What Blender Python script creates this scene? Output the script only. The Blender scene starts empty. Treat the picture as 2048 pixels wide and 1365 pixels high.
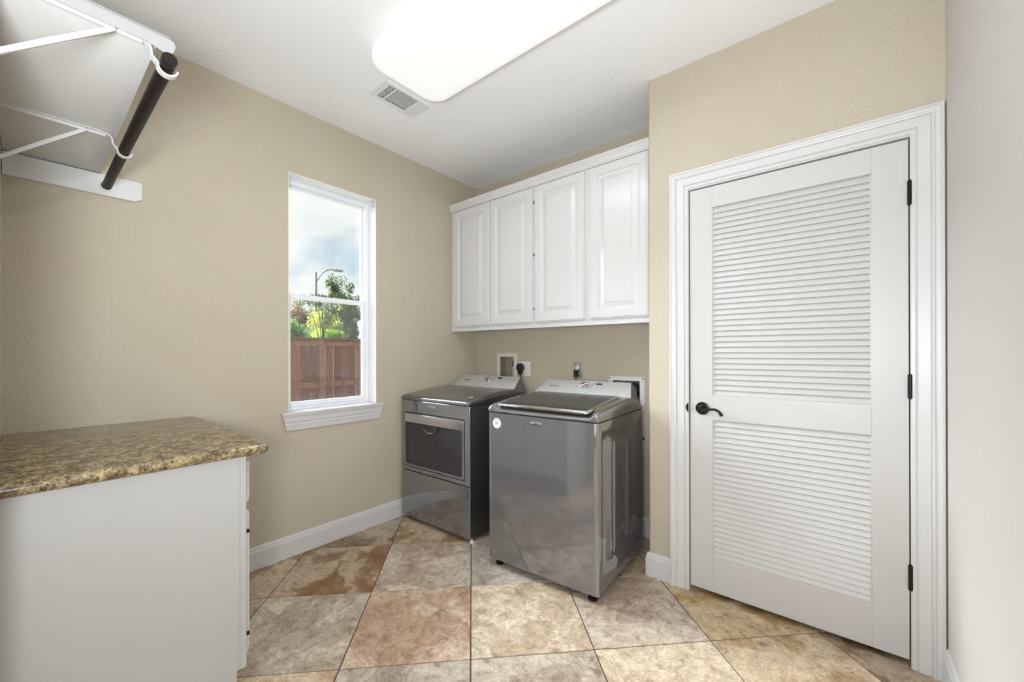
import bpy, bmesh, math, random
from mathutils import Vector, Matrix
random.seed(7)
SC = bpy.context.scene
COL = SC.collection
PI = math.pi

# ------------------------------------------------------------------ camera
W_, H_ = 2048, 1365
FPX, YAW, PIT, ROL = 804.0, math.radians(39.31), math.radians(0.062), math.radians(-0.107)
fw = Vector((-math.sin(YAW), math.cos(YAW), 0)); rt = Vector((math.cos(YAW), math.sin(YAW), 0)); up = Vector((0, 0, 1))
F = fw*math.cos(PIT) + up*math.sin(PIT)
U2 = up*math.cos(PIT) - fw*math.sin(PIT)
R3 = rt*math.cos(ROL) + U2*math.sin(ROL)
U3 = U2*math.cos(ROL) - rt*math.sin(ROL)
cam = bpy.data.cameras.new('camera')
cam.sensor_width = 36; cam.lens = 36*FPX/W_; cam.shift_y = (704.5 - H_/2)/W_
cam.clip_start = 0.02; cam.clip_end = 300
camo = bpy.data.objects.new('camera', cam); COL.objects.link(camo)
M3 = Matrix((R3, U3, -F)).transposed()
camo.matrix_world = Matrix.Translation((0, 0, 1.24)) @ M3.to_4x4()
SC.camera = camo
SC.view_settings.view_transform = 'Standard'; SC.view_settings.look = 'None'
SC.view_settings.gamma = 1; SC.view_settings.use_curve_mapping = False
SC.view_settings.exposure = 0.0

# ------------------------------------------------------------------ world: daylight sky with clouds
wd = bpy.data.worlds.new('sky'); SC.world = wd; wd.use_nodes = True
nt = wd.node_tree; nt.nodes.clear()
def N(t, **k):
    n = nt.nodes.new(t)
    for a, b in k.items(): setattr(n, a, b)
    return n
out = N('ShaderNodeOutputWorld'); bg = N('ShaderNodeBackground'); tc = N('ShaderNodeTexCoord')
mp = N('ShaderNodeMapping'); mp.inputs['Scale'].default_value = (1, 1, 1.5); mp.inputs['Location'].default_value = (1.3, 0.7, 0.2)
n1 = N('ShaderNodeTexNoise'); n1.inputs['Scale'].default_value = 3.2; n1.inputs['Detail'].default_value = 7; n1.inputs['Roughness'].default_value = 0.52
cr = N('ShaderNodeValToRGB'); cr.color_ramp.elements[0].position = 0.38; cr.color_ramp.elements[1].position = 0.51
n2 = N('ShaderNodeTexNoise'); n2.inputs['Scale'].default_value = 9; n2.inputs['Detail'].default_value = 6
cr2 = N('ShaderNodeValToRGB'); cr2.color_ramp.elements[0].color = (0.88, 0.90, 0.91, 1); cr2.color_ramp.elements[1].color = (0.98, 0.98, 0.96, 1)
cr2.color_ramp.elements[0].position = 0.3; cr2.color_ramp.elements[1].position = 0.6
mx = N('ShaderNodeMix', data_type='RGBA'); mx.inputs[6].default_value = (0.50, 0.67, 0.79, 1)
nt.links.new(tc.outputs['Generated'], mp.inputs[0]); nt.links.new(mp.outputs[0], n1.inputs[0]); nt.links.new(mp.outputs[0], n2.inputs[0])
nt.links.new(n1.outputs[0], cr.inputs[0]); nt.links.new(n2.outputs[0], cr2.inputs[0])
nt.links.new(cr.outputs[0], mx.inputs[0]); nt.links.new(cr2.outputs[0], mx.inputs[7])
nt.links.new(mx.outputs[2], bg.inputs[0]); bg.inputs[1].default_value = 1.08
nt.links.new(bg.outputs[0], out.inputs[0])

# ------------------------------------------------------------------ lights
LAMP_EMIT = 0.62
sun = bpy.data.lights.new('sun', 'SUN'); sun.energy = 25.0; sun.angle = math.radians(45); sun.color = (0.90, 0.945, 1.01)
suno = bpy.data.objects.new('sun', sun); COL.objects.link(suno)
suno.rotation_euler = Vector((1.0, 0.30, -0.62)).to_track_quat('-Z', 'Y').to_euler()
def area(name, loc, direc, sx, sy, energy, col):
    l = bpy.data.lights.new(name, 'AREA'); l.shape = 'RECTANGLE'; l.size = sx; l.size_y = sy; l.energy = energy; l.color = col
    o = bpy.data.objects.new(name, l); COL.objects.link(o); o.location = loc; o.rotation_euler = Vector(direc).to_track_quat('-Z', 'Y').to_euler(); return o
LC = (0.885, 0.942, 1.012)      # white balance of the lamps against the warm bounce of walls and floor
area('hall_fill', (-0.37, -1.6, 1.15), (0, 1, 0.10), 1.3, 2.0, 17, LC)      # added fill, unseen behind the camera on the hall side
fl = bpy.data.lights.new('camera_fill', 'POINT'); fl.energy = 49; fl.shadow_soft_size = 0.14; fl.color = LC      # added fill beside the camera, evens out the room
flo = bpy.data.objects.new('camera_fill', fl); COL.objects.link(flo); flo.location = (-0.02, -0.22, 1.15)
sp = bpy.data.lights.new('upward_fill', 'SPOT'); sp.energy = 118; sp.shadow_soft_size = 0.14; sp.color = LC; sp.spot_size = math.radians(165); sp.spot_blend = 1.0      # second added fill, aimed up to lift the ceiling
spo = bpy.data.objects.new('upward_fill', sp); COL.objects.link(spo); spo.location = (-0.05, -0.24, 1.32)
spo.rotation_euler = Vector((-0.62, 0.66, 0.80)).to_track_quat('-Z', 'Y').to_euler()
area('ceiling_tubes', (-1.135, 1.288, 2.75-.1135), (0, 0, -1), 0.30, 1.10, 9, LC)
bpy.data.objects['ceiling_tubes'].rotation_euler = (0, 0, PI/2)

# ------------------------------------------------------------------ materials
MATS = {}
def mat(name, col, rough=0.5, metal=0.0, coat=0.0, coat_rough=0.03, spec=0.5, bump=None, mixcol=None, emit=None, ior=None):
    if name in MATS: return MATS[name]
    m = bpy.data.materials.new(name); m.use_nodes = True; t = m.node_tree
    b = t.nodes['Principled BSDF']
    b.inputs['Base Color'].default_value = (*col, 1); b.inputs['Roughness'].default_value = rough
    b.inputs['Metallic'].default_value = metal; b.inputs['Coat Weight'].default_value = coat
    b.inputs['Coat Roughness'].default_value = coat_rough; b.inputs['Specular IOR Level'].default_value = spec
    tcn = t.nodes.new('ShaderNodeTexCoord')
    if mixcol:                                    # (other colour, noise scale, lo, hi)
        n = t.nodes.new('ShaderNodeTexNoise'); n.inputs['Scale'].default_value = mixcol[1]; n.inputs['Detail'].default_value = 5
        r = t.nodes.new('ShaderNodeValToRGB'); r.color_ramp.elements[0].color = (*col, 1); r.color_ramp.elements[1].color = (*mixcol[0], 1)
        r.color_ramp.elements[0].position = mixcol[2]; r.color_ramp.elements[1].position = mixcol[3]
        t.links.new(tcn.outputs['Object'], n.inputs[0]); t.links.new(n.outputs[0], r.inputs[0]); t.links.new(r.outputs[0], b.inputs['Base Color'])
    if bump:                                      # (scale, strength, distance)
        n = t.nodes.new('ShaderNodeTexNoise'); n.inputs['Scale'].default_value = bump[0]; n.inputs['Detail'].default_value = 3; n.inputs['Roughness'].default_value = 0.55
        bp = t.nodes.new('ShaderNodeBump'); bp.inputs['Strength'].default_value = bump[1]; bp.inputs['Distance'].default_value = bump[2]
        t.links.new(tcn.outputs['Object'], n.inputs[0]); t.links.new(n.outputs[0], bp.inputs['Height']); t.links.new(bp.outputs[0], b.inputs['Normal'])
    if emit:
        b.inputs['Emission Color'].default_value = (*emit[0], 1); b.inputs['Emission Strength'].default_value = emit[1]
    MATS[name] = m
    return m
def s2l(r, g, b): return tuple(((c/255)/12.92 if c/255 <= .04045 else ((c/255+.055)/1.055)**2.4) for c in (r, g, b))

m_wall = mat('wall_paint', s2l(191, 181, 160), 0.7, spec=0.3, bump=(110, 0.75, 0.006), mixcol=(s2l(194, 184, 164), 3, 0.3, 0.7))
m_wall_r = mat('wall_paint_smooth', s2l(208, 203, 198), 0.7, spec=0.3, bump=(85, 0.15, 0.004))
m_ceil = mat('ceiling_paint', s2l(240, 240, 239), 0.8, spec=0.25, bump=(70, 0.35, 0.005))
m_white = mat('white_trim_paint', s2l(207, 206, 203), 0.32, spec=0.5, bump=(9, 0.08, 0.003))
m_cab = mat('white_cabinet_paint', s2l(211, 210, 207), 0.22, spec=0.5, bump=(14, 0.05, 0.003))
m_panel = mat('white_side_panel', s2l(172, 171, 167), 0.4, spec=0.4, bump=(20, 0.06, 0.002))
m_door = mat('white_door_paint', s2l(197, 195, 191), 0.38, spec=0.5, bump=(16, 0.08, 0.002))
m_vinyl = mat('white_vinyl', s2l(232, 234, 236), 0.3)
m_return = mat('white_window_return', s2l(236, 236, 233), 0.5, bump=(85, 0.2, 0.003))
m_shelf = mat('white_shelf_paint', s2l(216, 216, 213), 0.35, bump=(12, 0.06, 0.002))
m_steelw = mat('white_enamelled_steel', s2l(208, 207, 203), 0.35)
m_rod = mat('dark_brown_rod', s2l(26, 19, 18), 0.5, spec=0.25, bump=(30, 0.1, 0.002), mixcol=(s2l(42, 30, 28), 40, 0.55, 0.8))
m_black = mat('black_plastic', (0.012, 0.012, 0.013), 0.35)
m_dark = mat('dark_recess', (0.02, 0.02, 0.02), 0.8)
m_bronze = mat('dark_bronze', s2l(42, 38, 35), 0.28, metal=0.75)
m_slate = mat('slate_grey_metallic', s2l(140, 140, 141), 0.07, metal=0.66, coat=0.8, coat_rough=0.02)
m_slate2 = mat('slate_grey_deck', s2l(150, 148, 148), 0.27, metal=0.85, coat=0.5, coat_rough=0.08)
m_silver = mat('silver_console', s2l(196, 195, 191), 0.36, metal=0.35)
m_console_side = mat('grey_console_end', s2l(118, 117, 115), 0.45, metal=0.4)
m_chrome = mat('chrome', s2l(215, 215, 215), 0.12, metal=1.0)
m_glassblk = mat('dark_tinted_glass', (0.030, 0.029, 0.031), 0.22, spec=0.45)
m_window_blk = mat('dark_door_window', (0.035, 0.034, 0.036), 0.18, spec=0.5)
m_sideD = mat('shaded_grey_side', s2l(70, 69, 72), 0.35, metal=0.6, coat=0.6, coat_rough=0.06)  # slate darkened: shade on the dryer's side put into the colour
m_print = mat('grey_print', s2l(142, 142, 142), 0.6)
m_printblk = mat('black_print', s2l(40, 40, 42), 0.5)
m_whitepl = mat('white_plastic', s2l(225, 225, 222), 0.35)
m_ivory = mat('ivory_plastic', s2l(222, 214, 196), 0.45)
m_galv = mat('galvanised_metal', s2l(150, 150, 150), 0.4, metal=0.8)
m_grout = mat('dark_grout', s2l(92, 82, 76), 0.85, bump=(200, 0.3, 0.002))
m_diff = mat('lit_diffuser', (0.45, 0.45, 0.44), 0.5, emit=((1.0, 0.985, 0.955), LAMP_EMIT))
m_conc = mat('ground_outside', s2l(120, 115, 95), 0.9, mixcol=(s2l(80, 95, 50), 2, 0.4, 0.6))

# glass pane: mostly clear
def glass():
    m = bpy.data.materials.new('window_glass'); m.use_nodes = True; t = m.node_tree; t.nodes.clear()
    o = t.nodes.new('ShaderNodeOutputMaterial'); a = t.nodes.new('ShaderNodeBsdfTransparent'); g = t.nodes.new('ShaderNodeBsdfGlossy')
    g.inputs['Roughness'].default_value = 0.02; mx = t.nodes.new('ShaderNodeMixShader'); f = t.nodes.new('ShaderNodeFresnel'); f.inputs[0].default_value = 1.45
    a.inputs[0].default_value = (0.97, 0.985, 0.98, 1)
    t.links.new(f.outputs[0], mx.inputs[0]); t.links.new(a.outputs[0], mx.inputs[1]); t.links.new(g.outputs[0], mx.inputs[2]); t.links.new(mx.outputs[0], o.inputs[0])
    return m
m_glass = glass()
def screen_mat():
    m = bpy.data.materials.new('insect_screen'); m.use_nodes = True; t = m.node_tree; t.nodes.clear()
    o = t.nodes.new('ShaderNodeOutputMaterial'); a = t.nodes.new('ShaderNodeBsdfTransparent'); g = t.nodes.new('ShaderNodeBsdfDiffuse')
    g.inputs[0].default_value = (0.35, 0.35, 0.35, 1); mx = t.nodes.new('ShaderNodeMixShader'); mx.inputs[0].default_value = 0.05
    t.links.new(a.outputs[0], mx.inputs[1]); t.links.new(g.outputs[0], mx.inputs[2]); t.links.new(mx.outputs[0], o.inputs[0])
    return m
m_screen = screen_mat()

def nodes_of(name, rough=0.5):
    m = bpy.data.materials.new(name); m.use_nodes = True; t = m.node_tree; b = t.nodes['Principled BSDF']; b.inputs['Roughness'].default_value = rough
    return m, t, b
def mk(t, typ, ins=None, **k):
    n = t.nodes.new(typ)
    for a, b in k.items(): setattr(n, a, b)
    for a, b in (ins or {}).items(): n.inputs[a].default_value = b
    return n
def ramp(t, stops):
    r = t.nodes.new('ShaderNodeValToRGB'); e = r.color_ramp.elements
    while len(e) < len(stops): e.new(0.5)
    for i, (p, c) in enumerate(stops): e[i].position = p; e[i].color = (*c, 1)
    return r

def granite():
    m, t, b = nodes_of('speckled_granite', 0.16); L = t.links.new
    tcn = mk(t, 'ShaderNodeTexCoord')
    v = mk(t, 'ShaderNodeTexVoronoi', {'Scale': 185.0}); sep = mk(t, 'ShaderNodeSeparateColor')
    wn = mk(t, 'ShaderNodeTexNoise', {'Scale': 120.0, 'Detail': 2.0}); wm = mk(t, 'ShaderNodeMix', {0: 0.008}, data_type='RGBA', blend_type='ADD')
    L(tcn.outputs['Object'], wn.inputs[0]); L(tcn.outputs['Object'], wm.inputs[6]); L(wn.outputs[1], wm.inputs[7]); L(wm.outputs[2], v.inputs[0]); L(v.outputs['Color'], sep.inputs[0])
    nn = mk(t, 'ShaderNodeTexNoise', {'Scale': 70.0, 'Detail': 5.0, 'Roughness': 0.65}); L(tcn.outputs['Object'], nn.inputs[0])
    r = ramp(t, [(0.0, s2l(36, 27, 24)), (0.16, s2l(74, 58, 46)), (0.3, s2l(128, 108, 74)), (0.5, s2l(164, 146, 104)), (0.7, s2l(188, 172, 128)), (0.88, s2l(206, 196, 168)), (1.0, s2l(112, 80, 60))])
    L(sep.outputs[0], r.inputs[0])
    r2 = ramp(t, [(0.38, s2l(50, 38, 34)), (0.45, s2l(120, 102, 74)), (0.52, s2l(176, 160, 118)), (0.62, s2l(206, 190, 140))]); L(nn.outputs[0], r2.inputs[0])
    x = mk(t, 'ShaderNodeMix', {0: 0.5}, data_type='RGBA'); L(r.outputs[0], x.inputs[6]); L(r2.outputs[0], x.inputs[7])
    n3 = mk(t, 'ShaderNodeTexNoise', {'Scale': 26.0, 'Detail': 4.0}); L(tcn.outputs['Object'], n3.inputs[0])
    r3 = ramp(t, [(0.38, (0.36, 0.31, 0.29)), (0.5, (0.68, 0.65, 0.63)), (0.62, (0.90, 0.87, 0.82))]); L(n3.outputs[0], r3.inputs[0])
    y = mk(t, 'ShaderNodeMix', {0: 1.0}, data_type='RGBA', blend_type='MULTIPLY'); L(x.outputs[2], y.inputs[6]); L(r3.outputs[0], y.inputs[7])
    L(y.outputs[2], b.inputs['Base Color'])
    return m
m_granite = granite()

def tile_material():
    m, t, b = nodes_of('travertine_look_tile', 0.42); L = t.links.new
    tcn = mk(t, 'ShaderNodeTexCoord'); oi = mk(t, 'ShaderNodeObjectInfo')
    off = mk(t, 'ShaderNodeVectorMath', operation='SCALE'); off.inputs['Scale'].default_value = 37.0
    cmb = mk(t, 'ShaderNodeCombineXYZ'); L(oi.outputs['Random'], cmb.inputs[0]); L(oi.outputs['Random'], cmb.inputs[1]); L(cmb.outputs[0], off.inputs[0])
    add = mk(t, 'ShaderNodeVectorMath', operation='ADD'); L(tcn.outputs['Object'], add.inputs[0]); L(off.outputs[0], add.inputs[1])
    P = add.outputs[0]
    # warp
    wn = mk(t, 'ShaderNodeTexNoise', {'Scale': 5.0, 'Detail': 4.0}); L(P, wn.inputs[0])
    wa = mk(t, 'ShaderNodeMix', {0: 0.2}, data_type='RGBA', blend_type='ADD'); L(P, wa.inputs[6]); L(wn.outputs[1], wa.inputs[7])
    big = mk(t, 'ShaderNodeTexNoise', {'Scale': 3.2, 'Detail': 6.0, 'Roughness': 0.62, 'Distortion': 0.6}); L(wa.outputs[2], big.inputs[0])
    mid = mk(t, 'ShaderNodeTexNoise', {'Scale': 21.0, 'Detail': 9.0, 'Roughness': 0.74}); L(wa.outputs[2], mid.inputs[0])
    fine = mk(t, 'ShaderNodeTexNoise', {'Scale': 90.0, 'Detail': 4.0, 'Roughness': 0.7}); L(P, fine.inputs[0])
    # two tones around the tile's own colour
    hue_d = mk(t, 'ShaderNodeMix', {0: 1.0}, data_type='RGBA', blend_type='MULTIPLY'); L(oi.outputs['Color'], hue_d.inputs[6]); hue_d.inputs[7].default_value = (0.76, 0.72, 0.70, 1)
    hue_l = mk(t, 'ShaderNodeMix', {0: 0.52}, data_type='RGBA'); L(oi.outputs['Color'], hue_l.inputs[6]); hue_l.inputs[7].default_value = (*s2l(236, 226, 206), 1)
    rb = ramp(t, [(0.40, (0, 0, 0)), (0.485, (0.35, 0.35, 0.35)), (0.50, (0.85, 0.85, 0.85)), (0.6, (1, 1, 1))]); L(big.outputs[0], rb.inputs[0])
    a1 = mk(t, 'ShaderNodeMix', data_type='RGBA'); L(rb.outputs[0], a1.inputs[0]); L(hue_d.outputs[2], a1.inputs[6]); L(hue_l.outputs[2], a1.inputs[7])
    a1b = mk(t, 'ShaderNodeMix', {0: 0.72}, data_type='RGBA'); L(oi.outputs['Color'], a1b.inputs[6]); L(a1.outputs[2], a1b.inputs[7])
    rm = ramp(t, [(0.36, (0.56, 0.50, 0.46)), (0.43, (0.84, 0.81, 0.79)), (0.487, (1.0, 0.99, 0.98)), (0.496, (0.70, 0.65, 0.61)), (0.506, (1.06, 1.05, 1.03)), (0.60, (1.16, 1.16, 1.15)), (0.68, (1.36, 1.37, 1.37))]); L(mid.outputs[0], rm.inputs[0])
    a2 = mk(t, 'ShaderNodeMix', {0: 1.0}, data_type='RGBA', blend_type='MULTIPLY'); L(a1b.outputs[2], a2.inputs[6]); L(rm.outputs[0], a2.inputs[7])
    rf = ramp(t, [(0.35, (0.80, 0.78, 0.76)), (0.5, (1, 1, 1)), (0.68, (1.12, 1.11, 1.08))]); L(fine.outputs[0], rf.inputs[0])
    a3 = mk(t, 'ShaderNodeMix', {0: 1.0}, data_type='RGBA', blend_type='MULTIPLY'); L(a2.outputs[2], a3.inputs[6]); L(rf.outputs[0], a3.inputs[7])
    # crack veins: thin contour of the big noise and voronoi edges limited by a mask
    ve = mk(t, 'ShaderNodeTexVoronoi', {'Scale': 46.0}, feature='DISTANCE_TO_EDGE'); L(wa.outputs[2], ve.inputs[0])
    rv = ramp(t, [(0.0, (1, 1, 1)), (0.05, (0, 0, 0))]); L(ve.outputs[0], rv.inputs[0])
    mk2 = mk(t, 'ShaderNodeTexNoise', {'Scale': 6.0, 'Detail': 3.0}); L(P, mk2.inputs[0]); rk = ramp(t, [(0.5, (0, 0, 0)), (0.6, (1, 1, 1))]); L(mk2.outputs[0], rk.inputs[0])
    vm = mk(t, 'ShaderNodeMath', operation='MULTIPLY'); L(rv.outputs[0], vm.inputs[0]); L(rk.outputs[0], vm.inputs[1])
    vm2 = mk(t, 'ShaderNodeMath', {1: 0.48}, operation='MULTIPLY'); L(vm.outputs[0], vm2.inputs[0])
    a4 = mk(t, 'ShaderNodeMix', data_type='RGBA'); L(vm2.outputs[0], a4.inputs[0]); L(a3.outputs[2], a4.inputs[6]); a4.inputs[7].default_value = (*s2l(118, 92, 72), 1)
    L(a4.outputs[2], b.inputs['Base Color'])
    bp = mk(t, 'ShaderNodeBump', {'Strength': 0.35, 'Distance': 0.004}); L(mid.outputs[0], bp.inputs['Height']); L(bp.outputs[0], b.inputs['Normal'])
    return m
m_tile = tile_material()

def wood_fence():
    m, t, b = nodes_of('stained_cedar', 0.75); L = t.links.new
    tcn = mk(t, 'ShaderNodeTexCoord'); oi = mk(t, 'ShaderNodeObjectInfo')
    mpn = mk(t, 'ShaderNodeMapping'); mpn.inputs['Scale'].default_value = (1, 14, 0.9); L(tcn.outputs['Object'], mpn.inputs[0])
    n = mk(t, 'ShaderNodeTexNoise', {'Scale': 5.0, 'Detail': 6.0}); L(mpn.outputs[0], n.inputs[0])
    r = ramp(t, [(0.3, s2l(92, 50, 34)), (0.5, s2l(128, 74, 50)), (0.7, s2l(150, 94, 64))]); L(n.outputs[0], r.inputs[0])
    hs = mk(t, 'ShaderNodeHueSaturation'); L(r.outputs[0], hs.inputs['Color'])
    mr = mk(t, 'ShaderNodeMapRange', {3: 0.5, 4: 1.05}); L(oi.outputs['Random'], mr.inputs[0]); L(mr.outputs[0], hs.inputs['Value'])
    L(hs.outputs[0], b.inputs['Base Color'])
    return m
m_fence = wood_fence()
m_rail = mat('light_cedar', s2l(142, 98, 66), 0.75, mixcol=(s2l(116, 76, 50), 8, 0.35, 0.65))
def leaf_mat(name, c1, c2):
    m, t, b = nodes_of(name, 0.5); L = t.links.new
    g = mk(t, 'ShaderNodeTexCoord'); n = mk(t, 'ShaderNodeTexNoise', {'Scale': 2.2, 'Detail': 4.0}); L(g.outputs['Object'], n.inputs[0])
    r = ramp(t, [(0.38, c1), (0.62, c2)]); L(n.outputs[0], r.inputs[0]); L(r.outputs[0], b.inputs['Base Color'])
    tr = mk(t, 'ShaderNodeBsdfTranslucent'); L(r.outputs[0], tr.inputs[0]); mxs = mk(t, 'ShaderNodeMixShader', {0: 0.45})
    o = t.nodes['Material Output']; L(b.outputs[0], mxs.inputs[1]); L(tr.outputs[0], mxs.inputs[2]); L(mxs.outputs[0], o.inputs[0])
    return m
m_bark = mat('bark', s2l(70, 62, 52), 0.9)

# ------------------------------------------------------------------ mesh helpers
def tag(o, label=None, cat=None, group=None, kind=None):
    if label: o['label'] = label
    if cat: o['category'] = cat
    if group: o['group'] = group
    if kind: o['kind'] = kind
    return o
def thing(name, label, cat, loc=(0, 0, 0), rotz=0.0, group=None):
    o = bpy.data.objects.new(name, None); COL.objects.link(o); o.location = loc; o.rotation_euler = (0, 0, rotz)
    o.empty_display_size = 0.05
    return tag(o, label, cat, group)
def fin(name, bm, m, parent=None, smooth=False, loc=None, label=None, kind=None, angle=35):
    bmesh.ops.recalc_face_normals(bm, faces=bm.faces)
    me = bpy.data.meshes.new(name); bm.to_mesh(me); bm.free()
    if smooth:
        me.polygons.foreach_set('use_smooth', [True]*len(me.polygons))
        me.set_sharp_from_angle(angle=math.radians(angle))
    for mm in (m if isinstance(m, (list, tuple)) else [m]): me.materials.append(mm)
    o = bpy.data.objects.new(name, me); COL.objects.link(o)
    if parent: o.parent = parent
    if loc: o.location = loc
    if label: o['label'] = label
    if kind: o['kind'] = kind
    return o
def box(bm, x0, x1, y0, y1, z0, z1, bev=0.0, seg=2):
    r = bmesh.ops.create_cube(bm, size=1.0); vs = r['verts']
    for v in vs:
        v.co.x = x0 if v.co.x < 0 else x1; v.co.y = y0 if v.co.y < 0 else y1; v.co.z = z0 if v.co.z < 0 else z1
    if bev > 0:
        es = list({e for v in vs for e in v.link_edges})
        bmesh.ops.bevel(bm, geom=es, offset=bev, segments=seg, affect='EDGES', profile=0.5)
    return bm
def boxo(name, dims, m, parent=None, bev=0.0, seg=2, **k):
    bm = bmesh.new(); box(bm, *dims, bev=bev, seg=seg); return fin(name, bm, m, parent, smooth=bev > 0, **k)
def quad(bm, *pts):
    return bm.faces.new([bm.verts.new(p) for p in pts])
def prism(bm, poly, f0, f1):
    """poly: list of 2D pts; f0,f1 map 2D->3D for both caps"""
    a = [bm.verts.new(f0(*p)) for p in poly]; b = [bm.verts.new(f1(*p)) for p in poly]; n = len(poly)
    bm.faces.new(a); bm.faces.new(b[::-1])
    for i in range(n): bm.faces.new((a[i], b[i], b[(i+1) % n], a[(i+1) % n]))
def loft(bm, rings, caps=True, closed=True):
    vs = [[bm.verts.new(p) for p in r] for r in rings]; n = len(vs[0])
    for i in range(len(vs)-1):
        for j in range(n if closed else n-1):
            k = (j+1) % n; bm.faces.new((vs[i][j], vs[i][k], vs[i+1][k], vs[i+1][j]))
    if caps and closed: bm.faces.new(vs[0][::-1]); bm.faces.new(vs[-1])
    return vs
def lathe(bm, prof, org, axis, seg=32, cap=True):
    """prof: (radius, dist along axis)"""
    axis = Vector(axis).normalized(); q = Vector((0, 0, 1)).rotation_difference(axis); org = Vector(org)
    rings = []
    for r, d in prof:
        rings.append([org + q @ Vector((max(r, 1e-5)*math.cos(2*PI*i/seg), max(r, 1e-5)*math.sin(2*PI*i/seg), d)) for i in range(seg)])
    loft(bm, rings, caps=cap)
def tube(bm, pts, rad, seg=12):
    pts = [Vector(p) for p in pts]; rings = []; n = len(pts)
    rads = rad if isinstance(rad, (list, tuple)) else [rad]*n
    ref = None
    for i, p in enumerate(pts):
        d = (pts[min(i+1, n-1)] - pts[max(i-1, 0)]).normalized()
        if ref is None: ref = d.orthogonal().normalized()
        ref = (ref - d*ref.dot(d)).normalized(); s = d.cross(ref)
        rings.append([p + (ref*math.cos(2*PI*k/seg) + s*math.sin(2*PI*k/seg))*rads[i] for k in range(seg)])
    loft(bm, rings)
def strip(bm, pts, w, t, wdir):
    """flat bar following pts; wdir = width direction"""
    pts = [Vector(p) for p in pts]; wd_ = Vector(wdir).normalized(); rings = []; n = len(pts)
    for i, p in enumerate(pts):
        d = (pts[min(i+1, n-1)] - pts[max(i-1, 0)]).normalized(); nn = d.cross(wd_).normalized()
        rings.append([p + wd_*w/2 + nn*t/2, p - wd_*w/2 + nn*t/2, p - wd_*w/2 - nn*t/2, p + wd_*w/2 - nn*t/2])
    loft(bm, rings)
def spline(pts, n=8):
    pts = [Vector(p) for p in pts]; P = [pts[0]] + pts + [pts[-1]]; o = []
    for i in range(1, len(P)-2):
        for k in range(n):
            t = k/n; a, b, c, d = P[i-1], P[i], P[i+1], P[i+2]
            o.append(0.5*((2*b) + (c-a)*t + (2*a-5*b+4*c-d)*t*t + (3*b-a-3*c+d)*t**3))
    o.append(P[-2]); return o
def holed(name, As, Bs, holes, f, t0, t1, m, parent=None, kind=None):
    """slab over grid As x Bs minus holes (a0,a1,b0,b1); f(a,b,t)->xyz"""
    def is_hole(i, j):
        ca = (As[i]+As[i+1])/2; cb = (Bs[j]+Bs[j+1])/2
        return any(h[0] < ca < h[1] and h[2] < cb < h[3] for h in holes)
    bm = bmesh.new(); na, nb = len(As)-1, len(Bs)-1
    for i in range(na):
        for j in range(nb):
            if is_hole(i, j): continue
            a0, a1, b0, b1 = As[i], As[i+1], Bs[j], Bs[j+1]
            quad(bm, f(a0, b0, t0), f(a1, b0, t0), f(a1, b1, t0), f(a0, b1, t0))
            quad(bm, f(a0, b0, t1), f(a1, b0, t1), f(a1, b1, t1), f(a0, b1, t1))
            if i == 0 or is_hole(i-1, j): quad(bm, f(a0, b0, t0), f(a0, b1, t0), f(a0, b1, t1), f(a0, b0, t1))
            if i == na-1 or is_hole(i+1, j): quad(bm, f(a1, b0, t0), f(a1, b1, t0), f(a1, b1, t1), f(a1, b0, t1))
            if j == 0 or is_hole(i, j-1): quad(bm, f(a0, b0, t0), f(a1, b0, t0), f(a1, b0, t1), f(a0, b0, t1))
            if j == nb-1 or is_hole(i, j+1): quad(bm, f(a0, b1, t0), f(a1, b1, t0), f(a1, b1, t1), f(a0, b1, t1))
    bmesh.ops.remove_doubles(bm, verts=bm.verts, dist=1e-5)
    return fin(name, bm, m, parent, kind=kind)
def struct(o): o['kind'] = 'structure'; return o
def text(name, s, size, m, parent, mtx, depth=0.0006, align='CENTER'):
    cu = bpy.data.curves.new(name, 'FONT'); cu.body = s; cu.size = size; cu.extrude = depth; cu.align_x = align; cu.align_y = 'CENTER'; cu.offset = 0.0
    cu.resolution_u = 3
    tmp = bpy.data.objects.new(name+'_tmp', cu); COL.objects.link(tmp)
    dg = bpy.context.evaluated_depsgraph_get(); me = bpy.data.meshes.new_from_object(tmp.evaluated_get(dg))
    bpy.data.objects.remove(tmp); me.transform(mtx); me.materials.clear(); me.materials.append(m); me.name = name
    o = bpy.data.objects.new(name, me); COL.objects.link(o); o.parent = parent; return o
def frame_mtx(org, xdir, ydir):
    x = Vector(xdir).normalized(); y = Vector(ydir).normalized(); z = x.cross(y)
    return Matrix.Translation(Vector(org)) @ Matrix((x, y, z)).transposed().to_4x4()

# ------------------------------------------------------------------ room dimensions
XL, XR, XC = -2.60, 0.307, -0.83          # left wall, right wall, corner of the closet wall
YN, YD, YB = -0.050, 2.215, 2.666          # near wall, closet wall, back wall
ZC = 2.75
WY0, WY1, WZ0, WZ1 = 1.030, 1.626, 0.868, 2.343   # window opening

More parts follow.
